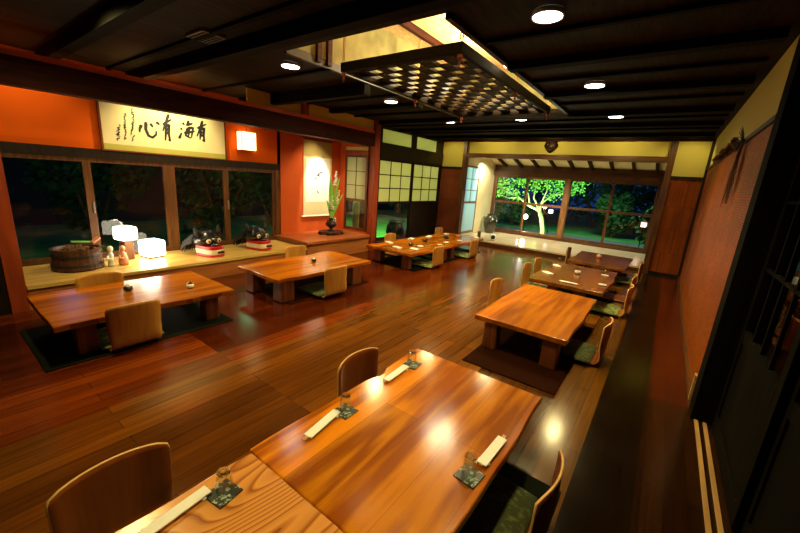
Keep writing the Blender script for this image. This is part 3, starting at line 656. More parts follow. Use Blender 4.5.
tumbler(-.62, 6.70, TZ+.018, 'glass standing on the farther white plate, right side of the dark set table', .9); tumbler(-.56, 5.97, TZ+.018, 'glass standing on the nearer white plate, right side of the dark set table', .9)
NT = ' on the nearer crowded table'; FT = ' on the farther crowded table'
towel(-4.60, 5.93, 'folded white towel beside the pale chair back'+NT, 1.2, .05, .10); towel(-4.16, 5.63, 'folded white towel nearest the end edge'+NT, 1.3, .05, .10); towel(-3.86, 5.81, 'folded white towel at the aisle corner'+NT, 1.4, .05, .09)
bowl(-4.10, 6.02, 'dark green bowl in the middle'+NT, 'ceram'); plate(-3.95, 6.15, 'white plate beside the dark green bowl'+NT); towel(-4.60, 6.75, 'folded white towel at the far entrance side'+NT, .3, .05, .10)
bowl(-4.20, 6.72, 'black bowl at the far end'+NT, 'black', .075); plate(-3.79, 6.68, 'white plate at the far aisle corner'+NT, .06); plate(-3.86, 7.08, 'white plate at the near aisle corner'+FT)
towel(-4.56, 7.45, 'folded white towel on the entrance side'+FT, .2, .05, .10); bowl(-4.16, 7.59, 'black bowl in the middle'+FT, 'black', .08); bowl(-4.10, 8.10, 'red-brown bowl toward the far end'+FT, 'clay', .06)
towel(-4.52, 8.25, 'folded white towel at the far entrance corner'+FT, .2, .05, .09); plate(-3.78, 7.58, 'white plate on the aisle side'+FT, .065); towel(-3.77, 8.46, 'folded white towel at the far aisle corner'+FT, .2, .05, .08)
tumbler(-4.35, 6.35, TZ, 'upturned glass toward the entrance side'+NT, .9); tumbler(-3.95, 7.95, TZ, 'upturned glass toward the aisle'+FT, .9); tumbler(-4.4, 7.85, TZ, 'upturned glass toward the entrance side'+FT, .9)

# ------------------------------------------------------------------ window platform things
SZ = .281
t = thing('wooden_tub', 'dark round wooden tub filled with scraps, left on the window platform', 'tub', (-5.98, 1.17, SZ))
MB().lathe([(.24, 0), (.265, .02), (.25, .10), (.24, .22), (.255, .27), (.225, .27), (.21, .22), (.21, .06)], n=26, cap=True).build('tub_body', M['tub'], t, smooth=False)
MB().lathe([(.262, .06), (.266, .06), (.262, .085), (.256, .085)], n=26, cap=False).build('hoop', M['iron'], t)
MB().lathe([(.252, .17), (.256, .17), (.252, .195), (.246, .195)], n=26, cap=False).build('hoop', M['iron'], t)
rnd = random.Random(3)
g = MB()
for i in range(26):
    a = rnd.uniform(0, 6.28); r = rnd.uniform(0, .17); g.tube([(r*math.cos(a), r*math.sin(a), .10), (r*math.cos(a)+rnd.uniform(-.05, .05), r*math.sin(a)+rnd.uniform(-.05, .05), rnd.uniform(.22, .31))], .022, 6)
g = g.build('kindling', M['straw'], None, loc=(-5.98, 1.17, SZ)); tag(g, 'brown sticks piled inside the dark wooden tub', 'sticks', kind='stuff')
o = MB().box(-.10, .10, -.02, .02, -.01, .01).build('green_stick', M['leafb'], None, .004, loc=(-6.0, 1.23, SZ+.335), rot=(0, .1, 1.5)); tag(o, 'short green stick lying across the tub rim', 'stick')
o = MB().box(-.03, .03, -.055, .055, -.012, .012).build('paper_tag', M['clay'], None, .004, loc=(-5.92, 1.36, SZ+.36), rot=(.6, .1, .4)); tag(o, 'small reddish tag standing up at the tub rim', 'tag')
def figurine(name, label, x, y, m, prof, cat='figurine', n=14):
    t = thing(name, label, cat, (x, y, SZ))
    MB().lathe(prof, n=n, sx=1, sy=.85).build('body', M[m], t, smooth=True)
    top = prof[-1][1]
    MB().lathe([(.004, top-.01), (.03, top+.01), (.036, top+.04), (.024, top+.07), (.004, top+.078)], n=12).build('head', M[m], t, smooth=True)
    MB().tube([(.02, -.04, top-.06), (.06, -.055, top-.09), (.08, -.02, top-.08)], [.016, .014, .01]).build('arm', M[m], t, smooth=True)
    return t
figurine('ceramic_figurine', 'slim white figurine standing between the tub and the pink one', -5.86, 1.485, 'porc', [(.045, 0), (.05, .03), (.03, .09), (.038, .15), (.018, .20)])
figurine('clay_figurine', 'squat pink clay figurine before the cube lamps', -5.86, 1.62, 'clay', [(.06, 0), (.07, .04), (.055, .11), (.045, .16), (.02, .19)])
def cube_lamp(label, x, y, w_, h, rz, standh):
    t = thing('paper_cube_lamp', label, 'lamp', (x, y, SZ), rz, 'glowing cube lamps')
    b0 = standh
    if standh > .05:
        MB().box(-.06, .06, -.06, .06, 0, standh).build('stand', M['brown'], t, .006)
    else: MB().box(-w_/2+.02, w_/2-.02, -w_/2+.02, w_/2-.02, 0, standh).build('stand', M['brown'], t)
    MB().box(-w_/2, w_/2, -w_/2, w_/2, b0, b0+h).build('lamp_shade', M['lampw'], t, .03, seg=4)
cube_lamp('upper glowing white cube lamp on a wooden stand', -6.16, 1.76, .22, .19, .25, .29)
cube_lamp('lower, larger glowing white cube lamp sitting on the window platform', -6.14, 2.07, .26, .24, .2, .02)

def lion_head(label, x, y, rz):
    t = thing('lion_dance_head', label, 'lion head', (x, y, SZ+.001), rz, 'lion dance heads on the window platform')
    # the face looks along local +X
    bm = bmesh.new(); bmesh.ops.create_uvsphere(bm, u_segments=28, v_segments=16, radius=1)
    for v in bm.verts:
        X, Y, Z = v.co
        brow = .03*math.exp(-((Z-.25)/.22)**2) if X > .2 else 0
        v.co = Vector((X*(.19 if X > 0 else .22)+brow-.04, Y*.20, .215+(Z*.19 if Z > 0 else Z*.08)))
    mb = MB(); mb.bm.free(); mb.bm = bm; mb.build('skull', M['black'], t, smooth=True)
    def lip(y0, x1, z):
        y0 = y0*.70; x1 = x1*.95
        pts = [(-.10, -y0, z)]
        for k in range(9):
            a = -PI/2+PI*k/8; pts.append((x1-.09+.13*math.cos(a), (y0-.02)*math.sin(a)*(1 if abs(math.sin(a)) > .8 else 1.12), z))
        pts.append((-.10, y0, z)); return pts
    MB().poly(lip(.235, .26, .0), (0, 0, .035)).build('lower_jaw', M['redl'], t, .012, seg=3)
    MB().poly(lip(.225, .245, .112), (0, 0, .050)).build('upper_lip', M['redl'], t, .012, seg=3)
    MB().poly(lip(.215, .245, .035), (0, 0, .082)).build('teeth', M['teeth'], t, .006)
    MB().box(.20, .290, -.02, .085, .058, .092).build('mouth_gap', M['ink'], t, .004)
    for s in (-1, 1):
        e_ = MB().lathe([(.001, -.03), (.030, -.02), (.040, 0), (.030, .016), (.001, .022)], n=16, mtx=Matrix.Translation((.155, s*.085, .245)) @ Matrix.Rotation(PI/2, 4, 'Y')).build('eye', M['teeth'], t, smooth=True)
        MB().lathe([(.001, 0), (.016, 0), (.014, .006), (.001, .008)], n=12, mtx=Matrix.Translation((.176, s*.085, .242)) @ Matrix.Rotation(PI/2, 4, 'Y')).build('pupil', M['black'], e_, smooth=True)
        MB().tube([(.02, s*.15, .33), (-.01, s*.19, .40), (-.03, s*.205, .47)], [.045, .034, .004], 8).build('ear', M['hair'], t, smooth=True)
        MB().tube([(.15, s*.04, .295), (.16, s*.10, .305), (.13, s*.16, .275)], [.010, .018, .007], 6).build('eyebrow', M['hair'], t, smooth=True)
    MB().lathe([(.004, 0), (.04, .01), (.045, .04), (.012, .055)], n=14, sy=1.4, mtx=Matrix.Translation((.175, 0, .150))).build('nose', M['black'], t, smooth=True)
    r = random.Random(5); h = MB()
    for i in range(90):
        a = r.uniform(-1.75, 1.75); y0 = .19*math.sin(a); z0 = .20+.18*abs(math.cos(a))
        h.tube([(-.12, y0, z0), (-.26+r.uniform(-.04, .04), y0*1.25, z0*.75), (-.31+r.uniform(-.05, .05), y0*1.35, .02+r.uniform(0, .06))], [.018, .015, .005], 5)
    h.build('mane', M['hair'], t)
lion_head('black and red lion dance head, the left one of the pair', -5.84, 2.76, .12)
lion_head('black and red lion dance head, the right one beside the alcove', -5.86, 3.64, .12)

# ------------------------------------------------------------------ alcove: scroll, vase, calligraphy, lantern
t = thing('hanging_scroll', 'white hanging picture scroll with a small ink sketch on the rose alcove wall', 'scroll', (-6.43, 5.53, .74))
MB().box(0, .006, -.40, .40, 1.28, 1.62).build('upper_border', M['brocade'], t)
MB().box(0, .006, -.40, .40, .0, 1.28).build('paper_mount', M['calp'], t)
MB().box(.006, .009, -.34, .34, .30, 1.26).build('picture', M['scrollp'], t)
g = MB()
for P_ in ([(.0095, -.04, .88), (.0095, .03, .94), (.0095, .10, .97)], [(.0095, .0, .90), (.0095, .05, .88)], [(.0095, .10, .97), (.0095, .13, .93)], [(.0095, -.08, .80), (.0095, -.05, .84)], [(.0095, -.02, .55), (.0095, .02, .50)]): g.tube(P_, .012, 5)
g.build('ink_sketch', M['ink'], t)
MB().tube([(.012, -.45, -.01), (.012, .45, -.01)], .016, 10).build('bottom_roller', M['porc'], t); MB().tube([(.01, -.41, 1.63), (.01, .41, 1.63)], .010, 8).build('top_rod', M['brown'], t)
t = thing('flower_stand', 'flat dark carved stand under the flower vase in the alcove', 'stand', (-5.93, 5.50, .381))
MB().lathe([(.29, .045), (.30, .055), (.29, .068), (.26, .07)], n=8, sx=.8).build('top_board', M['bronze'], t)
for a, b in ((-.15, -.2), (.15, -.2), (-.15, .2), (.15, .2)): MB().taper(a, b, 0, .046, .025, .035, .018, .025).build('foot', M['bronze'], t)
t = thing('flower_vase', 'dark bronze footed vase with tall flowers in the alcove', 'vase', (-5.93, 5.50, .4515))
MB().lathe([(.095, 0), (.09, .015), (.04, .04), (.035, .06), (.10, .10), (.125, .15), (.10, .20), (.045, .235), (.05, .27), (.065, .29), (.055, .29), (.035, .25)], n=22).build('vase_body', M['bronze'], t, smooth=True)
for s in (-1, 1): MB().tube([(0, s*.05, .25), (0, s*.10, .25), (0, s*.115, .20), (0, s*.09, .17)], .009, 6).build('handle', M['bronze'], t, smooth=True)
t = thing('flower_arrangement', 'tall green leaves with pale gladiolus blooms standing in the bronze vase', 'flowers', (-5.93, 5.50, .70))
r = random.Random(11); lv = MB()
def blade(mb, p0, p1, p2, w_):
    pts = [Vector(p0).lerp(Vector(p1), k/6).lerp(Vector(p1).lerp(Vector(p2), k/6), k/6) for k in range(7)]
    L_, R_ = [], []
    for k, p in enumerate(pts):
        ww = 1.8*w_*math.sin(PI*(.15+.8*k/6))*(1 if k < 6 else .05)
        L_.append(mb.bm.verts.new(p+Vector((0, -ww, 0)))); R_.append(mb.bm.verts.new(p+Vector((.3*ww, ww, 0))))
    for k in range(6): mb.bm.faces.new((L_[k], R_[k], R_[k+1], L_[k+1]))
for (dy, h, w_, b) in ((-.14, .95, .026, -.05), (-.06, .62, .024, .0), (.16, .80, .022, .1), (.26, .96, .020, .12), (.30, .58, .022, .14), (.05, .7, .022, .02), (.12, .5, .02, .1), (-.10, .45, .02, -.03), (.2, .68, .02, .08), (-.03, .85, .018, -.02)):
    blade(lv, (r.uniform(-.02, .02), 0, -.02), (r.uniform(-.03, .03), dy*.35, h*.55), (r.uniform(-.08, .1), dy, h), w_)
lv.build('leaves', M['leafb'], t)
for (y1, h) in ((.10, 1.02), (.20, .62), (-.02, .50)):
    st = MB().tube([(0, 0, -.02), (.01, y1*.5, h*.5), (.02, y1, h)], [.007, .006, .004], 6).build('flower_stem', M['leafb'], t)
    fl = MB()
    for k in range(7):
        zz = h-.02-k*.045; yy = y1*(zz/h); rr = .018+.005*k
        fl.lathe([(.002, 0), (rr, .015), (rr*1.2, .035), (rr*.4, .05)], cx=.02+r.uniform(-.01, .01), cy=yy+r.uniform(-.012, .012), n=7, mtx=Matrix.Translation((0, 0, zz)))
    fl.build('blossoms', M['petal'], st, smooth=True)
o = thing('wall_outlet', 'tiny white outlet plate on the alcove wall right of the vase', 'outlet', (-6.438, 6.08, .60)); MB().box(0, .008, -.035, .035, -.055, .055).build('plate', M['porc'], o, .002); MB().box(.008, .010, -.012, .012, -.03, .03).build('socket', M['ink'], o)

t = thing('calligraphy_plaque', 'long framed calligraphy of brushed characters on the orange wall above the window', 'plaque', (-6.42, 2.56, 1.79))
F_ = lambda a, b, c_, d: MB().box(-.02, .022, a, b, c_, d)
MB().box(-.01, .008, -.86, .86, .02, .70).build('paper', M['calp'], t); MB().box(.008, .011, -.855, .855, .02, .10).build('silk_border', M['calb'], t)
g = F_(-.88, .88, 0, .022); g.box(-.02, .022, -.88, .88, .70, .72).box(-.02, .022, -.88, -.858, .022, .70).box(-.02, .022, .858, .88, .022, .70); g.build('frame', M['redpanel'], t)
CH = {
'heart_character': [[(2.182, 2.197), (2.157, 2.144), (2.148, 2.091)], [(2.242, 2.247), (2.231, 2.143), (2.259, 2.056), (2.31, 2.035), (2.361, 2.081), (2.368, 2.135)], [(2.295, 2.232), (2.329, 2.185)], [(2.377, 2.268), (2.419, 2.233)]],
'have_character': [[(2.464, 2.242), (2.588, 2.336)], [(2.557, 2.406), (2.512, 2.289), (2.456, 2.147)], [(2.512, 2.23), (2.481, 2.013)], [(2.508, 2.23), (2.552, 2.253), (2.537, 2.116), (2.549, 2.009), (2.529, 2.038)], [(2.51, 2.178), (2.541, 2.192)], [(2.504, 2.123), (2.537, 2.139)]],
'sea_character': [[(2.75, 2.314), (2.776, 2.279)], [(2.713, 2.228), (2.737, 2.205)], [(2.68, 2.066), (2.725, 2.16)], [(2.845, 2.358), (2.803, 2.273)], [(2.811, 2.289), (2.902, 2.322)], [(2.82, 2.244), (2.78, 2.128), (2.861, 2.093)], [(2.82, 2.239), (2.903, 2.263), (2.867, 2.104)], [(2.758, 2.162), (2.924, 2.206)], [(2.841, 2.23), (2.821, 2.116)]],
'second_have_character': [[(2.968, 2.26), (3.116, 2.345)], [(3.059, 2.391), (3.015, 2.267), (2.955, 2.133)], [(3.024, 2.25), (3.001, 2.088)], [(3.024, 2.255), (3.08, 2.276), (3.063, 2.159), (3.07, 2.065), (3.04, 2.09)], [(3.023, 2.2), (3.063, 2.215)], [(3.015, 2.153), (3.061, 2.169)]],
'inscription_column': [[(2.08, 2.401), (2.088, 2.402), (2.069, 2.363)], [(2.102, 2.354), (2.075, 2.353), (2.075, 2.323)], [(2.072, 2.321), (2.101, 2.328), (2.097, 2.3)], [(2.089, 2.296), (2.1, 2.296), (2.06, 2.264)], [(2.08, 2.265), (2.079, 2.266), (2.098, 2.233)], [(2.066, 2.218), (2.079, 2.221), (2.09, 2.197)], [(2.078, 2.194), (2.057, 2.193), (2.085, 2.163)], [(2.077, 2.171), (2.072, 2.168), (2.06, 2.135)], [(2.064, 2.142), (2.075, 2.142), (2.058, 2.106)], [(2.067, 2.102), (2.047, 2.11), (2.049, 2.074)], [(2.049, 2.071), (2.046, 2.069), (2.037, 2.036)], [(2.079, 2.027), (2.08, 2.037), (2.045, 1.994)], [(2.049, 1.98), (2.059, 1.983), (2.041, 1.954)]],
'second_inscription_column': [[(2.004, 2.313), (1.989, 2.314), (2.007, 2.281)], [(1.979, 2.285), (1.982, 2.277), (1.978, 2.249)], [(1.98, 2.24), (1.977, 2.245), (1.994, 2.218)], [(1.984, 2.207), (1.982, 2.21), (1.979, 2.173)], [(1.991, 2.164), (1.966, 2.163), (1.97, 2.13)], [(1.99, 2.14), (1.963, 2.126), (1.977, 2.103)], [(1.987, 2.101), (1.983, 2.099), (1.972, 2.07)], [(1.983, 2.069), (1.985, 2.076), (1.974, 2.042)], [(1.978, 2.036), (1.973, 2.033), (1.958, 2.003)], [(1.95, 1.984), (1.978, 1.991), (1.947, 1.959)]],
'third_inscription_column': [[(1.913, 2.155), (1.918, 2.159), (1.915, 2.129)], [(1.88, 2.112), (1.908, 2.122), (1.89, 2.089)], [(1.894, 2.095), (1.911, 2.096), (1.864, 2.061)], [(1.887, 2.062), (1.905, 2.054), (1.856, 2.021)], [(1.899, 2.028), (1.865, 2.022), (1.907, 1.996)], [(1.9, 1.978), (1.864, 1.966), (1.869, 1.94)]]}
for nm, sts in CH.items():
    g = MB(); rr = .023 if 'inscription' not in nm else .0085
    for si, s in enumerate(sts):
        pts = [Vector((.0112, y-2.56, z-1.79)) for y, z in s]
        fine_ = []
        for a, b in zip(pts, pts[1:]):
            for q in range(4): fine_.append(a.lerp(b, q/4))
        fine_.append(pts[-1]); n = len(fine_)
        left, right = [], []
        for i, p in enumerate(fine_):
            d = (fine_[min(i+1, n-1)]-fine_[max(i-1, 0)]).normalized(); nn = Vector((0, -d.z, d.y))
            w_ = rr*(1.05-.6*i/(n-1))*(.55 if i == 0 else 1); left.append(p+nn*w_); right.append(p-nn*w_)
        vl = [g.bm.verts.new(p+Vector((.0004*si, 0, 0))) for p in left]; vr = [g.bm.verts.new(p+Vector((.0004*si, 0, 0))) for p in right]
        for i in range(n-1): g.bm.faces.new((vl[i], vl[i+1], vr[i+1], vr[i]))
    g.build(nm, M['ink'], t)
t = thing('square_lantern', 'glowing square paper lantern on the orange wall beside the calligraphy', 'lantern', (-6.36, 3.80, 2.0))
MB().box(-.08, .08, -.14, .14, 0, .31).build('lantern_shade', M['lant'], t, .006); g = MB()
for a in (-.145, .137):
    for b in (-.085, .077): g.box(b, b+.008, a, a+.008, -.005, .32)
g.box(-.085, .085, -.145, .145, -.008, 0).build('lantern_frame', M['brown'], t); MB().box(-.09, -.08, -.03, .03, .1, .25).build('wall_bracket', M['brown'], t); MB().tube([(0, 0, .31), (0, 0, .40)], .004, 6).build('cord', M['iron'], t)

# ------------------------------------------------------------------ ceiling fixtures
DL = [(-.92, 2.80, 'large downlight at the top of the photo, nearest the camera on the right'), (-3.74, 2.80, 'downlight left of the ceiling well, nearest the calligraphy'), (-3.78, 4.70, 'downlight left of the lattice, second along the left row'),
      (-.92, 4.73, 'second downlight along the right row, right of the lattice'), (-3.79, 6.60, 'farthest downlight of the left row'), (-2.38, 6.62, 'downlight directly beyond the far end of the lattice'), (-.92, 6.68, 'farthest downlight of the right row')]
dl0 = None
for x, y, lab in DL:
    if dl0 is None:
        dl0 = thing('downlight', lab, 'ceiling light', (x, y, 2.84), 0, 'round ceiling downlights')
        MB().lathe([(.097, -.002), (.105, -.006), (.109, 0), (.109, .028), (.097, .028)], n=24, cap=False).build('trim_ring', M['porc'], dl0, smooth=True)
        MB().lathe([(.096, -.001), (.096, .012)], n=24).build('lens', M['disc'], dl0)
    else: copy_tree(dl0, lab, (x, y, 2.84))
t = thing('ceiling_vent', 'small pale rectangular vent plate on the dark boards at upper left', 'vent', (-3.76, 1.87, 2.842))
MB().box(-.16, .16, -.11, .11, 0, .026).build('plate', M['orangev'], t, .003); g = MB()
for i in range(6): g.box(-.14, .14, -.085+i*.032, -.073+i*.032, -.004, 0)
g.build('slats', M['joist'], t)
# lattice panel hanging in the well
t = thing('hanging_lattice', 'dark checkered lattice panel in a heavy frame hanging in the ceiling well', 'lattice', (-2.375, 4.36, 2.76))
X2, Y2 = .725, 1.40
MB().box(-X2, X2, -Y2, -Y2+.05, 0, .09).box(-X2, X2, Y2-.05, Y2, 0, .09).box(-X2, -X2+.05, -Y2+.05, Y2-.05, 0, .09).box(X2-.05, X2, -Y2+.05, Y2-.05, 0, .09).build('frame', M['lfr'], t, .003)
g = MB(); nx, ny = 10, 15; cw, ch_ = (2*X2-.1)/nx, (2*Y2-.1)/ny
for i in range(nx+1): x = -X2+.05+i*cw; g.box(x-.004, x+.004, -Y2+.05, Y2-.05, .045, .075)
for j in range(ny+1): y = -Y2+.05+j*ch_; g.box(-X2+.05, X2-.05, y-.004, y+.004, .045, .07)
g.build('lattice_bars', M['slat'], t)
g = MB()
for i in range(nx):
    for j in range(ny):
        if (i+j) % 2: x = -X2+.05+i*cw; y = -Y2+.05+j*ch_; g.box(x+.004, x+cw-.004, y+.004, y+ch_-.004, .05, .062)
g.build('checker_plates', M['slat'], t)
side = {(-1, -1): 'near left corner', (1, -1): 'near right corner', (-1, 0): 'middle of the left side', (1, 0): 'middle of the right side', (-1, 1): 'far left corner', (1, 1): 'far right corner'}
for (a, b), lab in side.items():
    t = thing('hanging_rope', 'straw rope with a reddish knot holding the lattice at its ' + lab, 'rope', (-2.375+a*(X2-.025), 4.36+b*(Y2-.025), 2.76), 0, 'ropes holding the ceiling lattice')
    r_ = MB(); r_.tube([(-.012, 0, .11), (-.012, .004, .45), (-.012, 0, .795)], .007, 6); r_.tube([(.012, 0, .11), (.012, -.004, .45), (.012, 0, .795)], .007, 6)
    r_.build('rope_strands', M['rope'], t)
    MB().lathe([(.004, -.10), (.014, -.07), (.008, -.05), (.028, -.03), (.022, -.005), (.008, .0)], n=8).build('knot', M['knot'], t)
t = thing('tube_lamp', 'small upright glowing tube lamp at the right edge of the ceiling well', 'lamp', (-1.60, 3.83, 2.87))
MB().lathe([(.022, 0), (.028, .01), (.028, .10), (.022, .11)], n=14).build('glass_tube', M['bulb'], t, smooth=True); MB().lathe([(.02, .11), (.02, .15), (.01, .16)], n=10).build('cap', M['iron'], t); MB().tube([(0, 0, .16), (.05, 0, .18)], .006, 6).build('bracket', M['iron'], t)
t = thing('well_spotlight', 'small round spotlight on the reed roof of the ceiling well', 'lamp', (-2.55, 3.05, 3.50))
MB().lathe([(.03, 0), (.045, .01), (.045, .06)], n=14, cap=True).build('housing', M['iron'], t); MB().lathe([(.03, -.006), (.03, -.001)], n=14).build('lens', M['disc'], t)

# mask on the cream band
t = thing('carved_mask', 'dark carved wooden mask with horns on the cream band above the bay', 'mask', (-2.63, 9.70, 2.56))
bm = bmesh.new(); bmesh.ops.create_uvsphere(bm, u_segments=22, v_segments=16, radius=1)
for v in bm.verts:
    X, Y, Z = v.co; w_ = .165*(1 if Z > 0 else 1+.42*Z)
    v.co = Vector((X*w_, -max(0, -Y)*.075-.001 - (.03 if abs(X) < .2 and -.35 < Z < .15 and Y < -.5 else 0), .16+Z*.16))
mb = MB(); mb.bm.free(); mb.bm = bm; mb.build('face', M['bronze'], t, smooth=True)
for s in (-1, 1):
    MB().tube([(s*.09, -.03, .26), (s*.15, -.04, .30), (s*.17, -.04, .35)], [.03, .02, .004], 8).build('horn', M['bronze'], t, smooth=True)
    MB().lathe([(.001, -.02), (.02, -.01), (.024, 0), (.001, .01)], n=10, mtx=Matrix.Translation((s*.06, -.065, .19)) @ Matrix.Rotation(PI/2, 4, 'X')).build('eye', M['brass'], t, smooth=True)
MB().box(-.05, .05, -.078, -.05, .055, .075).build('mouth', M['ink'], t, .004)

# dried plant on right wall
t = thing('dried_plant_bunch', 'bunch of dried stalks hanging from the rail of the right-hand woven wall', 'plant', (.468, 4.98, 2.30))
r = random.Random(9)
g = MB()
for i in range(46):
    y1 = r.gauss(-.10, .10); z1 = -.25-r.uniform(.05, .42); g.tube([(0, r.uniform(-.02, .02), 0), (-.015+r.uniform(-.02, .01), y1*.5, z1*.5), (-.02+r.uniform(-.02, .02), y1, z1)], [.004, .004, .002], 4)
g.build('stalks', M['straw'], t)
g = MB()
for i in range(16):
    a = 2*PI*i/16; g.tube([(-.01, 0, 0), (-.03+r.uniform(-.02, 0), .16*math.cos(a), .12*math.sin(a))], [.008, .002], 5)
g.build('star_tie', M['iron'], t)
t = thing('wall_garland', 'thin dark garland lying along the rail of the right-hand wall', 'garland', (.46, 6.2, 2.29))
g = MB(); pts = [(-.01, -1.0+.1*i, .02*math.sin(i*1.7)) for i in range(25)]; g.tube(pts, .012, 6); g.build('cord', M['iron'], t)
g = MB()
for i in range(60): g.leaf(Vector((-.02+r.uniform(-.02, .01), r.uniform(-1, 1.4), r.uniform(-.03, .05))), .07, r)
g.build('leaves', M['straw'], t)

# bay things
t = thing('glazed_jar', 'tall green-brown glazed jar in the left corner of the bay', 'jar', (-4.66, 11.45, .121))
MB().lathe([(.13, 0), (.14, .02), (.20, .20), (.23, .36), (.21, .48), (.13, .56), (.11, .60), (.135, .62), (.12, .625), (.09, .60)], n=28).build('jar_body', M['ceram'], t, smooth=True)
for a in (0.3, 3.4): MB().tube([(.18*math.cos(a), .18*math.sin(a), .51), (.23*math.cos(a), .23*math.sin(a), .52), (.22*math.cos(a), .22*math.sin(a), .45)], .012, 6).build('lug', M['ceram'], t, smooth=True)
t = thing('round_vessel', 'small white vessel with a dark round mouth at the left of the bay step', 'vessel', (-3.92, 9.95, .121), .5)
RM = Matrix.Translation((0, 0, .10)) @ Matrix.Rotation(PI/2, 4, 'X')
MB().lathe([(.05, -.10), (.09, -.07), (.10, 0), (.10, .06), (.075, .09), (.065, .09), (.06, .0)], n=22, mtx=RM).build('body', M['porc'], t, smooth=True); MB().lathe([(.06, .06), (.06, .075)], n=18, mtx=RM).build('mouth', M['ink'], t)
o = MB().taper(0, 0, 0, .20, .045, .06, .05, .065).build('small_box', M['straw'], None, .004, loc=(-4.35, 9.95, .121), rot=(0, 0, .4)); tag(o, 'small dark box standing beside the white vessel on the bay step', 'box')
t = thing('wall_spotlight', 'small bright spotlight high in the left corner of the bay', 'lamp', (-4.70, 10.5, 2.56))
MB().lathe([(.035, -.10), (.045, -.06), (.04, .0), (.01, .02)], n=14).build('housing', M['iron'], t, smooth=True); MB().lathe([(.03, -.108), (.03, -.101)], n=12).build('lens', M['disc'], t); MB().tube([(0, 0, .02), (0, 0, .10)], .008, 6).build('stem', M['iron'], t)

# ================================================================== GARDEN
o = MB().box(-14.9, 10, 12.2, 40, -.5, -.4).build('lawn', M['grass'], None); tag(o, 'green lit lawn beyond the bay window', 'lawn', kind='stuff')
o = MB().box(-14.9, -6.6, -6, 12.2, -.5, -.4).build('side_lawn', M['grass'], None); tag(o, 'green lawn outside the entrance doors and left windows', 'lawn', kind='stuff')
o = MB().poly([(-8, 15.5, -.398), (-7, 17.2, -.398), (3, 17.4, -.398), (8, 16.2, -.398), (8, 18.6, -.398), (-8, 18.4, -.398)], (0, 0, .02)).build('garden_path', M['stone'], None); tag(o, 'bluish grey path crossing the lawn beyond the bay window', 'path')
# lit tree
t = thing('lit_tree', 'floodlit lime-green tree with forking pale branches outside the bay window', 'tree', (-3.85, 15.0, -.398))
TR = lambda pts, rad: (pts, rad)
g = MB(); g.tube([(0, 0, 0), (-.03, .02, .45), (-.12, 0, .85), (-.25, 0, 1.2)], [.10, .085, .08, .07], 9).build('trunk', M['bark'], t, smooth=True)
brs = [([(-.25, 0, 1.2), (-.7, .1, 1.35), (-1.2, .1, 1.65), (-1.9, 0, 1.9), (-2.3, .1, 2.3)], .06), ([(-.25, 0, 1.2), (-.2, -.1, 1.5), (.1, -.1, 1.8), (.6, 0, 2.1)], .05), ([(-.7, .1, 1.35), (-.85, .2, 1.8), (-1.3, .3, 2.4)], .04), ([(-.25, 0, 1.2), (-.5, -.2, 1.7), (-.45, -.3, 2.4)], .045), ([(-1.2, .1, 1.65), (-1.5, -.2, 1.6), (-2.1, -.2, 1.75)], .03), ([(.1, -.1, 1.8), (.5, .1, 1.95), (.9, 0, 2.1)], .03), ([(-.2, -.1, 1.5), (-.02, -.3, 2.0), (-.1, -.2, 2.6)], .03)]
for pts, rad in brs: MB().tube(pts, [rad*(1-.75*i/(len(pts)-1)) for i in range(len(pts))], 7).build('branch', M['bark'], t, smooth=True)
r = random.Random(21); g = MB(); cl = []
for pts, rad in brs:
    for p in pts[2:]: cl.append(Vector(p))
    cl.append(Vector(pts[-1])+Vector((r.uniform(-.2, .2), 0, .3)))
cl += [Vector((x, r.uniform(-.4, .4), z)) for x, z in ((-2.4, 1.95), (-2.1, 2.5), (-1.6, 2.2), (-1.0, 2.3), (-.5, 2.1), (0, 2.4), (.5, 2.5), (-.9, 2.8), (-2.2, 2.15), (.2, 2.15), (-1.35, 1.95), (-.2, 2.6))]
for c_ in cl:
    for i in range(50):
        d = Vector((r.gauss(0, .20), r.gauss(0, .25), r.gauss(0, .10))); g.leaf(c_+d, r.uniform(.06, .11), r)
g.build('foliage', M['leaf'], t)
def shrub(name, label, x, y, z, rx, ry, h, n, mat='leafd', cat='shrub', ls=.16, group='dark shrubs in the night garden'):
    t = thing(name, label, cat, (x, y, z), 0, group); r = random.Random(int(x*31+y*17+h*7)); g = MB()
    lob = [(r.uniform(-.6, .6)*rx, r.uniform(-.6, .6)*ry, r.uniform(.3, .8)*h, r.uniform(.45, .75)) for _ in range(7)] + [(0, 0, .5*h, .9)]
    for i in range(n):
        a, b, c_, s = lob[r.randrange(len(lob))]; d = Vector((r.gauss(0, 1), r.gauss(0, 1), r.gauss(0, 1))).normalized()*r.uniform(.75, 1)*s
        p = Vector((a+d.x*rx*.6, b+d.y*ry*.6, max(.05, c_+d.z*h*.45))); g.leaf(Vector((p.x, p.y, max(p.z, .26))), ls*r.uniform(.6, 1.3), r)
    g.build('foliage', M[mat], t)
    m_ = MB()
    for k_ in range(4): m_.tube([(0, 0, 0), (lob[k_][0]*.5, lob[k_][1]*.5, h*.3), (lob[k_][0], lob[k_][1], lob[k_][2])], [.06, .04, .015], 6)
    m_.build('stems', M['straw'], t, loc=(0, 0, .004))
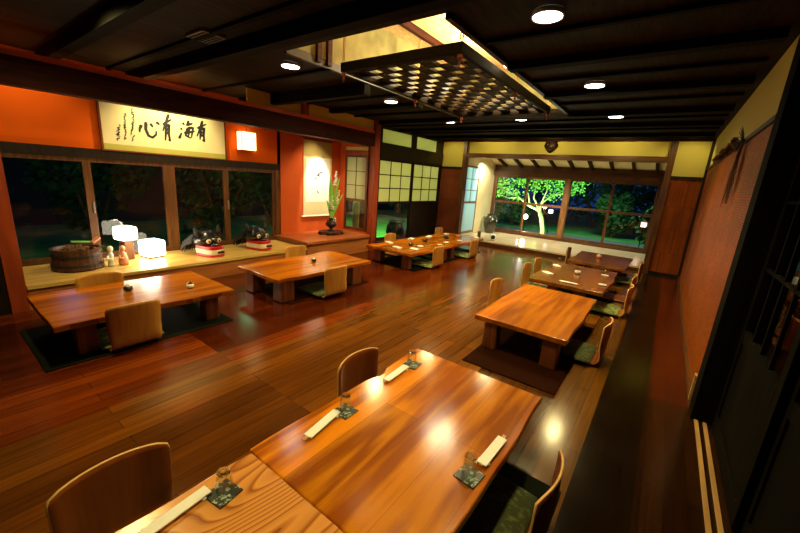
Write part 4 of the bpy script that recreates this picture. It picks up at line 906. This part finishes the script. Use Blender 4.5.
for i, (x, y, rx, ry, h) in enumerate([(-9.5, 22, 2.4, 1.6, 4.2), (-6.6, 25.5, 2.2, 1.6, 5.0), (-3.4, 24, 2.2, 1.6, 4.4), (-1.2, 23, 2.2, 1.5, 3.0), (1.6, 21.5, 2.0, 1.5, 3.8), (4.5, 21, 2.2, 1.5, 4.4), (.4, 14.6, 1.1, .8, 1.7), (-1.9, 19.8, 1.0, .9, 1.5), (-6.9, 20.2, 1.3, .9, 1.4)]):
    lab = ['big dark shrub far beyond the lit tree, leftmost outside the bay', 'dark shrub beyond the left half of the bay window', 'dark shrub beyond the middle post of the bay window', 'dark shrub beneath the blue sky gaps', 'tall dark shrub beyond the right bay pane', 'tallest dark shrub at the far right of the garden', 'nearer leafy shrub filling the lower right bay pane', 'low rounded shrub behind the globe-lit lawn, right of the lit tree', 'low rounded shrub on the lawn left of the lit tree'][i]
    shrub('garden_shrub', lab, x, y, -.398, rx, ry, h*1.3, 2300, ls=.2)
for i, (x, y, rx, ry, h) in enumerate([(-10.5, -.3, 1.2, 1.5, 3.2), (-11, 2.6, 1.2, 1.5, 3.2), (-10.2, 5.2, 1.2, 1.6, 3.4), (-12.2, 8.2, 1.0, 1.5, 3.2), (-13.4, 12.6, 1.0, 1.6, 3.5), (-12.3, 17.0, 1.6, 1.4, 2.6)]):
    lab = ['dark shrub outside the leftmost window pane', 'dark shrub outside the second window pane, behind the cube lamps', 'dark green shrub outside the window behind the left lion head', 'green-lit shrub outside the window behind the right lion head', 'dark shrub seen through the small alcove window', 'dark shrub outside the glass of the entrance door'][i]
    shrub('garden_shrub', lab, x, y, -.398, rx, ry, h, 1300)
o = MB().box(-15.1, -15, -8, 30, -.5, 6).build('garden_wall', M['greyw'], None); tag(o, 'dark boundary wall of the garden beyond the left windows', 'wall')
def gl(name, label, x, y, z, kind):
    t = thing(name, label, 'garden light', (x, y, -.4))
    MB().tube([(0, 0, 0), (0, 0, z)], .014, 8).build('post', M['doord'], t)
    if kind == 0: MB().lathe([(.02, z), (.07, z+.03), (.095, z+.10), (.07, z+.165), (.02, z+.19)], n=18).build('globe', M['globe'], t, smooth=True)
    else:
        MB().box(-.075, .075, -.075, .075, z, z+.15).build('lantern_pane', M['boxl'], t, .01); MB().taper(0, 0, z+.15, z+.21, .11, .11, .03, .03).build('lantern_roof', M['iron'], t)
gl('globe_light', 'bright white globe light on a post left of the lit tree', -4.6, 14.9, .82, 0)
gl('garden_lantern', 'pinkish lantern on a post just right of the lit tree trunk', -3.82, 15.6, 1.12, 1)
gl('garden_lantern', 'small pale lantern on a post beyond the right end of the bay window', -.52, 14.0, 1.1, 1)
t = thing('outdoor_jar', 'round black jar standing outside the glass entrance door', 'jar', (-6.85, 9.15, -.4))
MB().lathe([(.20, 0), (.30, .2), (.33, .42), (.30, .62), (.22, .72), (.24, .75), (.18, .75)], n=24).build('jar_body', M['hull'], t, smooth=True); MB().lathe([(.242, .72), (.252, .74), (.242, .76)], n=24, cap=False).build('rim', M['hull'], t)
o = MB().lathe([(.12, 0), (.11, .6), (.12, 1.35), (.09, 1.4)], n=10).build('garden_post', M['bark'], None, loc=(-6.8, 7.24, -.4)); tag(o, 'pale lit garden post seen through the small alcove window', 'post')

# ================================================================== LIGHTS
def light(kind, name, loc, energy, color, **kw):
    d = bpy.data.lights.new(name, kind); d.energy = energy; d.color = color
    for a, b in kw.items(): setattr(d, a, b)
    o = bpy.data.objects.new(name, d); COL.objects.link(o); o.location = loc; return o
def aim(o, to):
    d = Vector(to)-o.location; o.rotation_euler = d.to_track_quat('-Z', 'Y').to_euler(); return o
WARM = (1, .78, .29); W2 = (1, .90, .60)
for x, y, lab in DL:
    light('SPOT', 'downlight_and_fill', (x, y, 2.82), 150 if not -3 < x < -2 else 80, WARM, spot_size=2.9 if y > 6 or (x < -3 and y > 4) else (2.2 if x > -1 else 1.75), spot_blend=.8, shadow_soft_size=.07)
for y in (.4,): light('SPOT', 'downlight_and_fill', (-.92, y, 2.82), 100, WARM, spot_size=1.5, spot_blend=.8, shadow_soft_size=.06)  # added beam without a fixture, brightens the table below
light('SPOT', 'downlight_and_fill', (-3.9, .9, 2.82), 135, WARM, spot_size=2.9, spot_blend=.9, shadow_soft_size=.06)  # extra beam with no fixture, added to light the far-left table and wall
light('POINT', 'cube_lamp_glow', (-5.80, 1.9, .62), 14, (1, .85, .6), shadow_soft_size=.12)
for y, pw in ((.9, 24), (2.55, 115), (3.75, 125)): aim(light('SPOT', 'alcove_washer', (-5.80, y, 2.84), pw, (1, .80, .40), spot_size=1.9, spot_blend=.7, shadow_soft_size=.05), (-6.45, y, 2.0))
aim(light('SPOT', 'scroll_spot', (-5.75, 5.45, 2.80), 230, (1, .92, .72), spot_size=.62, spot_blend=.45, shadow_soft_size=.03), (-6.42, 5.52, 1.35))
light('SPOT', 'alcove_downlight', (-5.95, 5.35, 2.8), 90, (1, .72, .45), spot_size=1.6, spot_blend=.7, shadow_soft_size=.05)
aim(light('SPOT', 'added_roof_fill', (-2.2, 3.6, 2.9), 260, (1, .76, .42), spot_size=2.7, spot_blend=.8, shadow_soft_size=.06), (-2.1, 3.4, 3.56))  # unseen spot added above the lattice to brighten the reed roof
light('POINT', 'well_lamp', (-2.3, 4.7, 3.15), 170, (1, .84, .5), shadow_soft_size=.2)
aim(light('SPOT', 'bay_spot', (-4.66, 10.6, 2.42), 160, W2, spot_size=1.6, spot_blend=.6, shadow_soft_size=.04), (-4.95, 11.3, 1.4))
light('SPOT', 'bay_downlight', (-2.8, 10.7, 2.45), 230, W2, spot_size=2.4, spot_blend=.8, shadow_soft_size=.06)
aim(light('SPOT', 'tree_flood', (-3.4, 13.2, -.3), 560, (.95, 1, .75), spot_size=1.7, spot_blend=.5, shadow_soft_size=.1), (-4.3, 15.2, 2.0))
light('POINT', 'globe_light_glow', (-4.6, 14.75, .7), 60, (1, .95, .8), shadow_soft_size=.12)
light('SPOT', 'lawn_flood', (-2.2, 15.5, 5), 1100, (.5, 1, .8), spot_size=2.2, spot_blend=.8, shadow_soft_size=.3)
aim(light('SPOT', 'entrance_flood', (-9.5, 8.6, 2.2), 1000, (.95, 1, .45), spot_size=1.2, spot_blend=.6, shadow_soft_size=.2), (-5.75, 8.2, 1.8))
aim(light('SPOT', 'entrance_lawn_flood', (-7.2, 9.8, 2.6), 900, (.7, 1, .5), spot_size=1.5, spot_blend=.6, shadow_soft_size=.1), (-8.6, 10.8, -.4))
light('POINT', 'alcove_window_lamp', (-6.9, 7.9, 1.9), 14, (.8, 1, .4), shadow_soft_size=.1)
for x in (-4.0, -2.55, -1.1): aim(light('SPOT', 'added_wall_fill', (x, 8.95, 2.82), 19, WARM, spot_size=2.0, spot_blend=.6, shadow_soft_size=.05), (x, 9.7, 2.55))  # spots without fixtures, added to brighten the cream band
for x in (-5.3, .15): aim(light('SPOT', 'added_wall_fill', (x, 8.95, 2.82), 15, WARM, spot_size=2.0, spot_blend=.6, shadow_soft_size=.05), (x, 9.7, 2.0))  # same added fill for the two outer wall panels
light('POINT', 'bay_side_lamp', (-6.2, 10.9, 1.8), 120, (.75, 1, 1), shadow_soft_size=.2)
light('POINT', 'side_garden_lamp', (-8.6, 5.0, 2.2), 5, (.4, 1, .4), shadow_soft_size=.2)
light('POINT', 'side_garden_lamp', (-9.0, 1.6, 1.8), 2, (.3, .5, 1), shadow_soft_size=.2)

w = bpy.data.worlds.new('night'); sc.world = w; w.use_nodes = True
w.node_tree.nodes['Background'].inputs[0].default_value = (.03, .12, .60, 1); w.node_tree.nodes['Background'].inputs[1].default_value = .16

# ================================================================== CAMERA
yaw, pitch, roll = math.radians(-35.77), math.radians(-13.88), math.radians(4.03)
f = Vector((math.sin(yaw)*math.cos(pitch), math.cos(yaw)*math.cos(pitch), math.sin(pitch)))
r0 = f.cross(Vector((0, 0, 1))).normalized(); u0 = r0.cross(f)
rr = r0*math.cos(roll)+u0*math.sin(roll); uu = -r0*math.sin(roll)+u0*math.cos(roll)
cam = bpy.data.cameras.new('camera'); co = bpy.data.objects.new('camera', cam); COL.objects.link(co)
co.matrix_world = Matrix(((rr.x, uu.x, -f.x, 0), (rr.y, uu.y, -f.y, 0), (rr.z, uu.z, -f.z, 1.7), (0, 0, 0, 1)))
cam.sensor_width = 36; cam.lens = 357.3/800*36; cam.clip_start = .02
sc.camera = co
sc.view_settings.view_transform = 'Standard'; sc.view_settings.look = 'None'; sc.view_settings.exposure = .3; sc.view_settings.gamma = 1; sc.view_settings.use_curve_mapping = False
sc.cycles.use_denoising = True; sc.cycles.sample_clamp_indirect = 4
